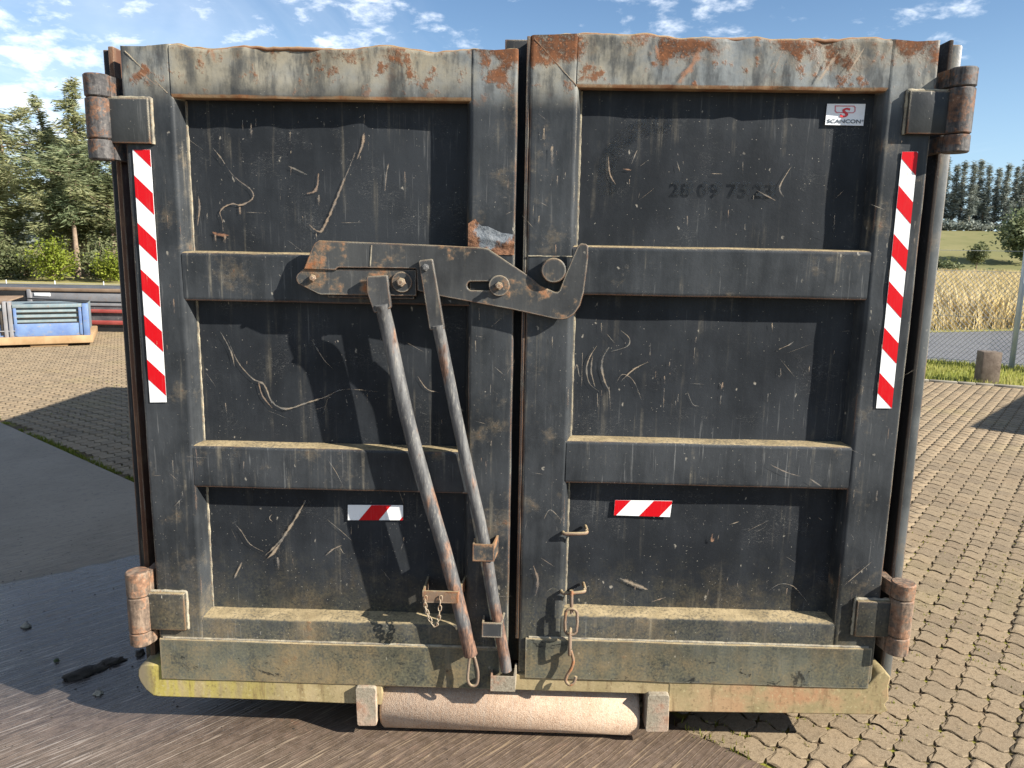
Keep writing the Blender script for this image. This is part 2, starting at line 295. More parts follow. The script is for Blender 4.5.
wet = t.mul(wet0, t.ss(t.add(py_, t.mul(t.m('SUBTRACT', e, .5), .35)), -.16, .06, .45, 1.))  # real damp, thinned along the container's shadow edge to darken the shaded side
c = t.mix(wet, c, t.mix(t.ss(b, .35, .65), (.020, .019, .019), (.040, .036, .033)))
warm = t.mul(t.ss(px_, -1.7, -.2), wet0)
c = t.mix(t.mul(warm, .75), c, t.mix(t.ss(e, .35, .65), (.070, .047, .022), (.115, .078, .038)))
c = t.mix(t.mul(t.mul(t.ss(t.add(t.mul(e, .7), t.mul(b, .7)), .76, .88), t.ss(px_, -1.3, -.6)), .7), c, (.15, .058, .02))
dash = t.noise(t.mapv(qq, (5, 40, 1), loc=(1, 4, 0)), 1, 3, .6)
c = t.mix(t.mul(t.ss(t.add(py_, t.mul(t.m('SUBTRACT', e, .5), .3)), .35, -.05), .75), c, t.mix(t.ss(b, .35, .65), (.088, .060, .043), (.145, .103, .078)))  # brown tint painted on the sunlit strip in front of the shadow
ridge = t.mul(t.m('MAXIMUM', t.mul(t.ss(lvl, .13, .02), t.mul(t.ss(dash, .38, .58), t.ss(t.noise(t.mapv(qq, (.8, 60, 1), loc=(2, 2, 0)), 1, 2, .5), .30, .52))), t.mul(t.ss(lv3, .012, .0), .35)), t.mul(near, t.ss(e, .3, .6, .5, 1.)))
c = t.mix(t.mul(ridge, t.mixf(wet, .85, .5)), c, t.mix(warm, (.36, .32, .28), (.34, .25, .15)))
groove = t.mul(t.mul(t.ss(lvl, .12, .22), t.ss(lvl, .38, .26)), t.mul(near, t.ss(l2, .4, .6, .5, 1.))); c = t.mix(t.mul(groove, t.mixf(warm, .72, .45)), c, (.028, .022, .016))
c = t.mix(t.mul(t.ss(d, .62, .70), .35), c, (.40, .37, .32)); c = t.mix(t.mul(t.ss(t.noise(p, 45, 3, .5), .66, .72), .6), c, (.03, .025, .02))
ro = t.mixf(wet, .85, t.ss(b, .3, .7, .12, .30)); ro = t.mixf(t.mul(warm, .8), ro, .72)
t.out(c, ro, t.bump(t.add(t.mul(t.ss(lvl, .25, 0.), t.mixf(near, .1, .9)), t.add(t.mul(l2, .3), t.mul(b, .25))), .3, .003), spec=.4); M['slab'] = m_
def veg(name, c1, c2, c3, tr=.35, rough=.6):
    m_, t = mat(name); tone = t.n('Attribute', attribute_name='tone').outputs['Fac']
    c = t.mix(t.ss(tone, 0., .55), c1, c2); c = t.mix(t.ss(tone, .6, 1.), c, c3)
    b1 = t.n('BsdfPrincipled', {'Base Color': c, 'Roughness': rough, 'Specular IOR Level': .25}).outputs[0]
    b2 = t.n('BsdfTranslucent', {0: c}).outputs[0]
    t.n('OutputMaterial', {0: t.n('MixShader', {0: tr, 1: b1, 2: b2}).outputs[0]}); return m_
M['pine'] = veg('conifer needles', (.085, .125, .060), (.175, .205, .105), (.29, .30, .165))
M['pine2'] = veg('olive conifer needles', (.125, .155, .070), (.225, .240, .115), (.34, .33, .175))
M['hazepine'] = veg('haze tinted conifer needles', (.125, .155, .14), (.20, .22, .19), (.27, .28, .215), .25)  # bluish distance haze mixed into the needle colours
M['bright'] = veg('bright broad leaves', (.11, .15, .018), (.20, .24, .03), (.31, .33, .05), .4)
M['bush'] = veg('dull green leaves', (.085, .105, .045), (.145, .16, .072), (.22, .22, .11))
M['lawn'] = veg('short grass', (.20, .23, .04), (.33, .33, .08), (.44, .40, .15), .45)
M['straw'] = veg('dry tall grass', (.36, .29, .11), (.56, .44, .21), (.66, .55, .32), .55)
M['mossy'] = veg('joint grass', (.07, .10, .012), (.16, .18, .02), (.28, .25, .05), .35)
M['bark'] = simple('conifer bark', (.17, .12, .085), (.28, .21, .15), 6, .9, .2, .6, .02)
M['soil'] = simple('field ground', (.22, .20, .07), (.34, .29, .13), .25, .95, .15, .3, .05, c3=(.12, .13, .04))
M['meadow'] = simple('meadow ground', (.13, .13, .048), (.20, .18, .08), .09, .95, .15, .3, .05, c3=(.085, .11, .03))
M['vergebase'] = simple('verge soil', (.13, .16, .03), (.22, .22, .06), 1.5, .95, .15, .4, .02)
M['asphalt'] = simple('grey asphalt', (.105, .105, .11), (.14, .138, .14), 1.2, .9, .25, .5, .006, c3=(.18, .175, .17))
M['kerb'] = simple('weathered kerb concrete', (.22, .19, .15), (.30, .27, .21), 6, .9, .25, .4, .004)
M['wood'] = simple('weathered dark timber', (.12, .09, .068), (.19, .15, .115), 9, .85, .25, .6, .006, c3=(.05, .035, .025))
M['galv'] = simple('galvanised post steel', (.42, .44, .45), (.52, .53, .53), 4, .5, .5, .1, .002, metal=.4)
M['wire'] = simple('galvanised wire', (.40, .41, .41), (.5, .5, .5), 4, .55, .5, .0, .001, metal=.3)
M['clod'] = simple('dark mud', (.022, .018, .014), (.05, .04, .03), 20, .8, .3, .8, .01)
M['blue'] = simple('faded blue paint', (.075, .125, .27), (.12, .19, .32), 4, .6, .4, .2, .004, c3=(.22, .19, .15))
M['teal'] = simple('faded pale blue paint', (.13, .185, .20), (.20, .235, .235), 9, .7, .4, .2, .004, c3=(.22, .12, .07))
M['orange'] = simple('sandy dirty steel beam', (.26, .165, .08), (.36, .24, .13), 5, .8, .3, .2, .004, c3=(.36, .22, .12))
M['brownsheet'] = simple('brown weathered sheet', (.16, .105, .065), (.24, .17, .115), 3, .85, .2, .2, .004)
M['greybody'] = simple('grey container paint', (.055, .058, .062), (.11, .11, .11), 3, .7, .3, .2, .004, c3=(.22, .2, .18))
M['greytop'] = simple('pale grey container paint', (.16, .16, .165), (.23, .225, .225), 3, .7, .3, .2, .004, c3=(.22, .16, .12))
M['redrail'] = simple('faded red paint', (.34, .055, .045), (.42, .10, .08), 4, .65, .4, .2, .004, c3=(.20, .09, .07))
M['blackish'] = simple('black shadowed steel', (.012, .012, .012), (.02, .02, .02), 4, .8, .3)

# ------------------------------------------------------------------ builders
def link(name, me, mt, parent=None):
    o = bpy.data.objects.new(name, me); COL.objects.link(o)
    if mt is not None and not me.materials: me.materials.append(mt)
    if parent: o.parent = parent
    return o
def empty(name, label, cat, loc=(0, 0, 0), group=None):
    o = bpy.data.objects.new(name, None); COL.objects.link(o); o.location = loc; o.empty_display_size = .1
    o['label'] = label; o['category'] = cat
    if group: o['group'] = group
    return o
def tag(o, label=None, cat=None, group=None, kind=None):
    for k, v in (('label', label), ('category', cat), ('group', group), ('kind', kind)):
        if v: o[k] = v
    return o
def fin(name, bm, mt, parent=None, smooth=None):
    me = bpy.data.meshes.new(name); bm.normal_update(); bm.to_mesh(me); bm.free()
    if smooth:
        me.polygons.foreach_set('use_smooth', [True]*len(me.polygons)); me.set_sharp_from_angle(angle=R(smooth))
    return link(name, me, mt, parent)
def add_box(bm, x0, x1, y0, y1, z0, z1, bev=0., seg=2):
    r = bmesh.ops.create_cube(bm, size=1.)
    vs = r['verts']
    for v in vs: v.co = ((x0+x1)/2+v.co.x*(x1-x0), (y0+y1)/2+v.co.y*(y1-y0), (z0+z1)/2+v.co.z*(z1-z0))
    if bev:
        es = {e for v in vs for e in v.link_edges}
        bmesh.ops.bevel(bm, geom=list(es), offset=bev, segments=seg, affect='EDGES', profile=.5)
def box(name, x0, x1, y0, y1, z0, z1, mt, parent=None, bev=.004, smooth=40):
    bm = bmesh.new(); add_box(bm, x0, x1, y0, y1, z0, z1, bev); return fin(name, bm, mt, parent, smooth if bev else None)
def jit(co, amp, sc=3.): return amp*mnoise.noise(Vector(co)*sc)
def extrude(bm, prof, fn, ts, closed=False, cap=True):
    rings = [[bm.verts.new(fn(u, v, t)) for u, v in prof] for t in ts]
    k = len(prof)
    for i in range(len(ts)-1):
        for j in range(k if closed else k-1):
            bm.faces.new((rings[i][j], rings[i][(j+1) % k], rings[i+1][(j+1) % k], rings[i+1][j]))
    if cap and k > 2:
        bm.faces.new(rings[0][::-1]); bm.faces.new(rings[-1])
def tube(bm, pts, rad, seg=14, flat=None, cap=True):
    pts = [Vector(p) for p in pts]; n = len(pts); rings = []
    ref = Vector((0, 1, 0))
    for i, p in enumerate(pts):
        d = (pts[min(i+1, n-1)]-pts[max(i-1, 0)]).normalized()
        a = ref - d*ref.dot(d)
        if a.length < .1: a = Vector((1, 0, 0)) - d*d.x
        a.normalize(); b = d.cross(a); r = rad[i] if isinstance(rad, (list, tuple)) else rad
        rings.append([bm.verts.new(p+(a*math.cos(2*math.pi*j/seg)+b*math.sin(2*math.pi*j/seg))*r) for j in range(seg)])
    for i in range(n-1):
        for j in range(seg): bm.faces.new((rings[i][j], rings[i][(j+1) % seg], rings[i+1][(j+1) % seg], rings[i+1][j]))
    if cap: bm.faces.new(rings[0][::-1]); bm.faces.new(rings[-1])
    return rings
def smooth_path(pts, n=6):
    pts = [Vector(p) for p in pts]; out = []
    for i in range(len(pts)-1):
        p0, p1, p2, p3 = pts[max(i-1, 0)], pts[i], pts[i+1], pts[min(i+2, len(pts)-1)]
        for k in range(n):
            s = k/n; out.append(.5*((2*p1)+(p2-p0)*s+(2*p0-5*p1+4*p2-p3)*s*s+(3*p1-p0-3*p2+p3)*s**3))
    out.append(pts[-1]); return out
def cyl(bm, c, axis, r, l0, l1, seg=28, bev=.002):
    # solid of revolution about axis through c, between l0 and l1, bevelled rims
    ax = Vector(axis).normalized(); a = ax.orthogonal().normalized(); b = ax.cross(a); c = Vector(c)
    prof = [(r-bev, l0), (r, l0+bev), (r, l1-bev), (r-bev, l1)]
    rings = [[bm.verts.new(c+ax*l+(a*math.cos(2*math.pi*j/seg)+b*math.sin(2*math.pi*j/seg))*q_) for j in range(seg)] for q_, l in prof]
    for i in range(3):
        for j in range(seg): bm.faces.new((rings[i][j], rings[i][(j+1) % seg], rings[i+1][(j+1) % seg], rings[i+1][j]))
    bm.faces.new(rings[0][::-1]); bm.faces.new(rings[-1])
def curve_mesh(cu):
    o = bpy.data.objects.new('tmp', cu); COL.objects.link(o)
    bpy.context.view_layer.update()
    me = bpy.data.meshes.new_from_object(o.evaluated_get(bpy.context.evaluated_depsgraph_get()))
    bpy.data.objects.remove(o); bpy.data.curves.remove(cu); return me
def to_xz(me, yc):
    n = len(me.vertices); a = np.empty(n*3, np.float32); me.vertices.foreach_get('co', a); a = a.reshape(-1, 3)
    b = np.stack([a[:, 0], yc-a[:, 2], a[:, 1]], 1); me.vertices.foreach_set('co', b.ravel()); me.update()
def plate(name, outlines, y0, y1, mt, parent=None, bev=.0015):
    cu = bpy.data.curves.new(name, 'CURVE'); cu.dimensions = '2D'; cu.fill_mode = 'BOTH'
    cu.extrude = max((y1-y0)/2-bev, .0003); cu.bevel_depth = bev; cu.bevel_resolution = 1
    for ol in outlines:
        sp = cu.splines.new('POLY'); sp.points.add(len(ol)-1); sp.use_cyclic_u = True
        for q_, pt in zip(sp.points, ol): q_.co = (pt[0], pt[1], 0, 1)
    me = curve_mesh(cu); me.materials.clear(); to_xz(me, (y0+y1)/2); me.name = name
    return link(name, me, mt, parent)
def text(name, body, x, z, size, y, mt, parent, align='LEFT', sx=1., shear=0., bold=0.):
    cu = bpy.data.curves.new(name, 'FONT'); cu.body = body; cu.size = size; cu.align_x = align; cu.offset = bold; cu.extrude = .0002; cu.shear = shear; cu.resolution_u = 3
    me = curve_mesh(cu); me.materials.clear()
    n = len(me.vertices); a = np.empty(n*3, np.float32); me.vertices.foreach_get('co', a); a = a.reshape(-1, 3)
    b = np.stack([x+a[:, 0]*sx, y-a[:, 2], z+a[:, 1]], 1); me.vertices.foreach_set('co', b.astype(np.float32).ravel()); me.update(); me.name = name
    return link(name, me, mt, parent)
def np_mesh(name, V, Fc, mt, parent=None, tone=None, smooth=False):
    me = bpy.data.meshes.new(name); V = np.asarray(V, np.float32); Fc = np.asarray(Fc, np.int32); k = Fc.shape[1]
    me.vertices.add(len(V)); me.vertices.foreach_set('co', V.ravel())
    me.loops.add(Fc.size); me.loops.foreach_set('vertex_index', Fc.ravel())
    me.polygons.add(len(Fc)); me.polygons.foreach_set('loop_start', np.arange(0, Fc.size, k, dtype=np.int32))
    if tone is not None:
        at_ = me.attributes.new('tone', 'FLOAT', 'POINT'); at_.data.foreach_set('value', np.asarray(tone, np.float32))
    me.update(calc_edges=True); me.validate()
    if smooth: me.polygons.foreach_set('use_smooth', [True]*len(me.polygons))
    return link(name, me, mt, parent)
def ribbons(name, lines, y, mt, parent):
    V, Fq, T, A_l = [], [], [], []
    for pts, wd, rustv in lines:
        drip = len(pts) == 2 and abs(pts[0][0]-pts[1][0]) < .3*abs(pts[0][1]-pts[1][1])
        ps = smooth_path([(p_[0], 0, p_[1]) for p_ in pts], 5) if len(pts) > 2 else [Vector((pts[0][0]+(pts[1][0]-pts[0][0])*k/6, 0, pts[0][1]+(pts[1][1]-pts[0][1])*k/6)) for k in range(7)]
        n = len(ps); b0 = len(V)
        for i, q_ in enumerate(ps):
            d = ps[min(i+1, n-1)]-ps[max(i-1, 0)]; nn = Vector((-d.z, 0, d.x)).normalized(); s_ = i/(n-1)
            wi = wd*(.4+.6*math.sin(math.pi*min(1, max(0, (i+.3)/(n-.4)))))*rng.uniform(.5, 1.35)*.55
            al_ = (1-s_)**1.3 if drip else .55+.45*math.sin(math.pi*s_)
            V += [(q_.x+nn.x*wi, y, q_.z+nn.z*wi), (q_.x, y-.0001, q_.z), (q_.x-nn.x*wi, y, q_.z-nn.z*wi)]; T += [rustv]*3; A_l += [0, al_, 0]
        for i in range(n-1):
            for k in (0, 1): Fq.append((b0+3*i+k, b0+3*i+k+1, b0+3*i+k+4, b0+3*i+k+3))
    o = np_mesh(name, V, Fq, mt, parent, T); a_ = o.data.attributes.new('worn', 'FLOAT', 'POINT'); a_.data.foreach_set('value', np.array(A_l, np.float32)); return o

# ------------------------------------------------------------------ the ground
def sheet(name, pts, z, mt, kind='structure', thick=0.):
    bm = bmesh.new(); vs = [bm.verts.new((x, y, z)) for x, y in pts]; f_ = bm.faces.new(vs)
    if f_.normal.z < 0: f_.normal_flip()
    if thick:
        r = bmesh.ops.extrude_face_region(bm, geom=[f_])
        for v in [e for e in r['geom'] if isinstance(e, bmesh.types.BMVert)]: v.co.z += thick
    bm.normal_update(); bmesh.ops.recalc_face_normals(bm, faces=bm.faces)
    o = fin(name, bm, mt); o['kind'] = kind; return o
sheet('ground', [(-900, -900), (900, -900), (900, 900), (-900, 900)], -.06, M['soil'])
TH = R(-38.2); E1 = Vector((math.cos(TH), math.sin(TH), 0)); E2 = Vector((-math.sin(TH), math.cos(TH), 0)); P0 = Vector((.611, .0436, 0))
def loc2(a, b): v = P0+E1*a+E2*b; return (v.x, v.y)
yard = sheet('paved_yard', [loc2(-30, -.02), loc2(16, -.02), loc2(16, -9), (30, -9), (30, 3.0), (8.4, 6.45), (6.2, 7.36), (5.2, 7.72), (3.0, 8.6), (-2, 17.5), (-30, 19)], -.0075, M['joint'])
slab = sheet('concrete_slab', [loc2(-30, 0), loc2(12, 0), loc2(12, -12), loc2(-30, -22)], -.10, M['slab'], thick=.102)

# wavy interlocking paving stones
A_ = (.1035, .009); B_ = (-.003, .1095)
def edge_a(n=6, amp=.0145): return [(A_[0]*i/n, A_[1]*i/n+amp*math.sin(2*math.pi*i/n)) for i in range(n)]
def edge_b(n=4, amp=.0112): return [(B_[0]*i/n+amp*s_, B_[1]*i/n) for i, s_ in zip(range(n), (0, -.55, .1, 1.05))]
ea = edge_a(); eb = edge_b()
outl = ea + [(A_[0]+u, A_[1]+v) for u, v in eb] + [(A_[0]+B_[0]-(A_[0]-u2), A_[1]+B_[1]-(A_[1]-v2)) for u2, v2 in [(A_[0], A_[1])]+ea[:0:-1]] + [(B_[0], B_[1])] + eb[:0:-1]
seen = []; [seen.append(q_) for q_ in outl if q_ not in seen]; outl = np.array(seen)
cen = np.array([(A_[0]+B_[0])/2, (A_[1]+B_[1])/2])
def ring(off):
    d = outl-cen; r = np.linalg.norm(d, axis=1, keepdims=True); return d*(1-off/r)
K = len(outl)
def ring2(fa, fb): return (outl-cen)*np.array([[1-fa/.052, 1-fb/.055]])
base_xy = np.concatenate([ring2(.0006, .0030), ring2(.0026, .0064), ring2(.0008, .0038)])
loc_xy = base_xy[:, :1]*np.array([[E1.x, E1.y]])+base_xy[:, 1:]*np.array([[E2.x, E2.y]])
cmask = np.min(np.linalg.norm(outl[:, None]-np.array([[0, 0], A_, B_, [A_[0]+B_[0], A_[1]+B_[1]]])[None], axis=2), axis=1) < .004
base_xy[np.tile(cmask, 3)] *= .925
loc_xy = base_xy[:, :1]*np.array([[E1.x, E1.y]])+base_xy[:, 1:]*np.array([[E2.x, E2.y]])
SV = np.concatenate([loc_xy, np.concatenate([np.full(K, -.0028), np.full(K, 0.), np.full(K, -.03)])[:, None]], 1)
tri = []
for j in range(K):
    k2 = (j+1) % K
    tri += [(2*K+j, 2*K+k2, k2), (2*K+j, k2, j), (j, k2, K+k2), (j, K+k2, K+j)]
tri += [(K, K+j, K+j+1) for j in range(1, K-1)]
SF = np.array(tri)
cells = []
for ib in range(0, 150):
    for ia in range(-170, 110):
        a = ia*A_[0]+ib*B_[0]+cen[0]; b = ia*A_[1]+ib*B_[1]+cen[1]
        x = P0.x+E1.x*a+E2.x*b; y = P0.y+E1.y*a+E2.y*b
        if b < .05 or y < -1.6 or y > 11.5 or (-1.1 < x < 1.1 and .8 < y < 4.5): continue
        if x > 0 and (y-7.55) > -.40*(x-5.6): continue
        if x > 0 and x > .66*(y+2.34)+2.2: continue
        if x < 0 and x < -.70*(y+2.34)-2.2: continue
        if x < 1.1 and y > 4.5 and x > -.30*(y+2.34): continue
        u_, v_, d_ = project(x, y, 0)
        ins = 0 <= u_ < 1024 and 0 <= v_ < 768
        vis = ins and (u_ > 880-(v_-640)*.3 or (v_ > 706 and u_ > 660) or u_ < 130)
        cells.append((0 if vis else 1, d_, x, y))
cells.sort()
def stone_tf(x, y):
    rz = nrg.normal(0, .012); tl = nrg.normal(0, .006, 2); dz = nrg.normal(0, .0007)-.001
    if b_dist(x, y) < .03: dz -= .002
    return rz, tl, dz
def b_dist(x, y): return (x-P0.x)*E2.x+(y-P0.y)*E2.y
sme = bpy.data.meshes.new('paving_stone')
sme.from_pydata(SV.tolist(), [], SF.tolist()); sme.materials.append(M['stone']); sme.update()
for (_, d_, x, y) in cells[:300]:
    rz, tl, dz = stone_tf(x, y)
    o = bpy.data.objects.new('paving_stone', sme); o.location = (x, y, dz); o.rotation_euler = (tl[0], tl[1], rz); o.parent = yard; COL.objects.link(o)
rest = np.array([(c[2], c[3]) for c in cells[300:]]); n = len(rest)
rz = nrg.normal(0, .012, n); ca, sa = np.cos(rz)[:, None], np.sin(rz)[:, None]
X = rest[:, :1]+SV[None, :, 0]*ca-SV[None, :, 1]*sa; Y = rest[:, 1:]+SV[None, :, 0]*sa+SV[None, :, 1]*ca
tlx = nrg.normal(0, .006, (n, 1)); tly = nrg.normal(0, .006, (n, 1))
Z = SV[None, :, 2]+nrg.normal(0, .0007, (n, 1))-.001+tlx*SV[None, :, 1]+tly*SV[None, :, 0]
VV = np.stack([X, Y, Z], 2).reshape(-1, 3); FF = (SF[None]+(np.arange(n)*len(SV))[:, None, None]).reshape(-1, 3)
o = np_mesh('paving_stones', VV, FF, M['stone'], yard, np.repeat(nrg.random(n), len(SV))); o['kind'] = 'stuff'

def blades(name, xy, z0, h, wd, mt, lean=.35, tone=None):
    n = len(xy); ang = nrg.random(n)*2*math.pi; hh = h*(.55+.9*nrg.random(n)); la = nrg.random(n)*2*math.pi; ll = lean*hh*nrg.random(n)
    dx = np.cos(ang)*wd/2; dy = np.sin(ang)*wd/2; z0 = np.broadcast_to(z0, n)
    V = np.stack([np.stack([xy[:, 0]-dx, xy[:, 1]-dy, z0], 1), np.stack([xy[:, 0]+dx, xy[:, 1]+dy, z0], 1),
                  np.stack([xy[:, 0]+np.cos(la)*ll*.4+dx*.7, xy[:, 1]+np.sin(la)*ll*.4+dy*.7, z0+hh*.6], 1),
                  np.stack([xy[:, 0]+np.cos(la)*ll, xy[:, 1]+np.sin(la)*ll, z0+hh], 1)], 1).reshape(-1, 3)
    Fq = np.arange(n*4).reshape(n, 4)
    t_ = nrg.random(n) if tone is None else tone
    o = np_mesh(name, V, Fq, mt, None, np.repeat(t_, 4)); o['kind'] = 'stuff'; return o
# grass along the slab joint, uneven clumps
pts = []
for _ in range(5200):
    a = nrg.uniform(-9.5, -2.4) if _ < 4700 else nrg.uniform(-2.4, .35)
    s_ = mnoise.noise(Vector((a*1.7, 3.3, 0)))+.6*mnoise.noise(Vector((a*6, 1.3, 0)))
    if s_ < -.12: continue
    pts.append(loc2(a, abs(nrg.normal(0, .022+.03*max(s_, 0)))+.004))
for _ in range(2600):     # small tufts out in the joints
    ib = nrg.integers(1, 16); a = nrg.uniform(-8.5, -2.2); b = ib*B_[1]+nrg.normal(0, .010)
    if mnoise.noise(Vector((a*1.3, b*3.1, 7)))+.3*mnoise.noise(Vector((a*6, b*9, 2))) < .22+.015*ib: continue
    pts.append(loc2(a, b))
blades('joint_grass', np.array(pts), -.01, .024, .006, M['mossy'])
pts = []
for _ in range(16000):
    ib = nrg.integers(0, 30); a = nrg.uniform(-.2, 5.5); b = ib*B_[1]+nrg.normal(0, .005)+.0135*math.sin(2*math.pi*((a-ib*B_[0])/A_[0]))
    x, y = loc2(a, b)
    if mnoise.noise(Vector((x*2.2, y*2.2, 4)))+.4*mnoise.noise(Vector((x*9, y*9, 2))) < .02: continue
    pts.append((x, y))
blades('joint_moss', np.array(pts), -.010, .015, .008, M['mossy'], tone=.45+.55*nrg.random(len(pts)))

# verge, asphalt path, field, hill on the right
VE = [(-3.0, 11.0), (3.0, 8.6), (5.2, 7.72), (6.2, 7.36), (8.4, 6.45), (30, 3.0)]          # paving edge
VA = [(-3.0, 15.0), (3.0, 11.6), (6.25, 9.85), (7.15, 9.35), (9.6, 8.3), (32, 5)]          # near edge of the path
VB = [(-3.0, 17.6), (3.0, 14.4), (8.4, 14.2), (10.5, 14.9), (34, 22)]                       # far edge of the path
sheet('verge', VE+VA[::-1], -.012, M['vergebase'])
sheet('asphalt_path', VA+VB[::-1], -.008, M['asphalt'])
sheet('grass_field', VB+[(90, 30), (90, 60), (-3, 60)], -.004, M['soil'])
kp = smooth_path([(x, y, 0) for x, y in VE[1:5]], 4)
for i in range(len(kp)-1):
    d = kp[i+1]-kp[i]; L_ = d.length; nn = max(1, int(L_/.9))
    for k in range(nn):
        p_ = kp[i]+d*((k+.5)/nn); o = box('kerb', -L_/nn/2+.004, L_/nn/2-.004, -.04, .04, -.05, .022, M['kerb'], yard, .006)
        o.location = p_; o.rotation_euler.z = math.atan2(d.y, d.x)
def inpoly(n, poly):
    P_ = np.array(poly); lo, hi = P_.min(0), P_.max(0); out = []
    while len(out) < n:
        q_ = lo+(hi-lo)*nrg.random((n, 2)); c_ = np.zeros(n, bool); j = len(P_)-1
        for i in range(len(P_)):
            c_ ^= ((P_[i, 1] > q_[:, 1]) != (P_[j, 1] > q_[:, 1])) & (q_[:, 0] < (P_[j, 0]-P_[i, 0])*(q_[:, 1]-P_[i, 1])/(P_[j, 1]-P_[i, 1]+1e-12)+P_[i, 0]); j = i
        out += q_[c_].tolist()
    return np.array(out[:n])
q_ = inpoly(20000, [(0.5, 9.65), (3.6, 8.4), (5.2, 7.78), (6.2, 7.42), (8.8, 6.4), (10.0, 8.05), (7.15, 9.33), (6.25, 9.8), (3.6, 11.2), (.5, 12.9)])
blades('verge_grass', q_, -.012, .055, .014, M['lawn'], tone=np.clip(.5+.45*np.array([mnoise.noise(Vector((x*1.1, y*1.1, 0))) for x, y in q_])+nrg.normal(0, .18, len(q_)), 0, 1))
q_ = inpoly(110000, [(1.0, 15.6), (4.4, 14.6), (8.4, 14.4), (10.5, 15.1), (16, 16.8), (34, 40), (20, 42), (4, 40)])
dist = np.hypot(q_[:, 0], q_[:, 1])
tn = np.clip(.66+.28*np.array([mnoise.noise(Vector((x*.25, y*.35, 0))) for x, y in q_])+nrg.normal(0, .2, len(q_)), 0, 1)
o = blades('tall_grass', q_, -.004, np.where(dist < 18.5, .40, .66), .020, M['straw'], .45, tn); o['label'] = 'tall dry straw coloured grass beyond the path'; o['category'] = 'grass'

def terrain(name, x0, x1, y0, y1, nx, ny, fn, mt):
    xs = np.linspace(x0, x1, nx); ys = np.linspace(y0, y1, ny); V = [(x, y, fn(x, y)) for y in ys for x in xs]
    Fq = [(j*nx+i, j*nx+i+1, (j+1)*nx+i+1, (j+1)*nx+i) for j in range(ny-1) for i in range(nx-1)]
    o = np_mesh(name, V, Fq, mt, smooth=True); o['kind'] = 'structure'; return o
def hz(x, y):
    s_ = min(1, max(0, (y-46)/44)); s_ = s_*s_*(3-2*s_)
    e_ = min(1, max(0, (x-18)/16))*min(1, max(0, (170-x)/60))
    return -.05+4.3*s_*e_+.25*mnoise.noise(Vector((x*.06, y*.06, 0)))*s_
terrain('hill', 16, 200, 44, 170, 70, 50, hz, M['meadow'])

# ------------------------------------------------------------------ trees
def leafcloud(C, sz, tones, asp=2.2, droop=0., dirs=None):
    n = len(C); u = nrg.normal(size=(n, 3)); u[:, 2] = u[:, 2]*.5-droop
    if dirs is not None: u = u*.45+dirs
    u /= np.linalg.norm(u, axis=1, keepdims=True)
    v = np.cross(u, nrg.normal(size=(n, 3))); v /= np.linalg.norm(v, axis=1, keepdims=True)
    s_ = (sz*(.6+.8*nrg.random(n)))[:, None]; u = u*s_*asp/2; v = v*s_/2
    V = np.stack([C-u, C-u*.1+v, C+u, C-u*.1-v], 1).reshape(-1, 3)
    return V, np.arange(n*4).reshape(n, 4), np.repeat(tones, 4)
def trunk_mesh(name, paths, mt, parent):
    bm = bmesh.new()
    for ps, r0, r1, sg in paths:
        k = len(ps); tube(bm, ps, [r0+(r1-r0)*i/(k-1) for i in range(k)], sg)
    return fin(name, bm, mt, parent, 60)
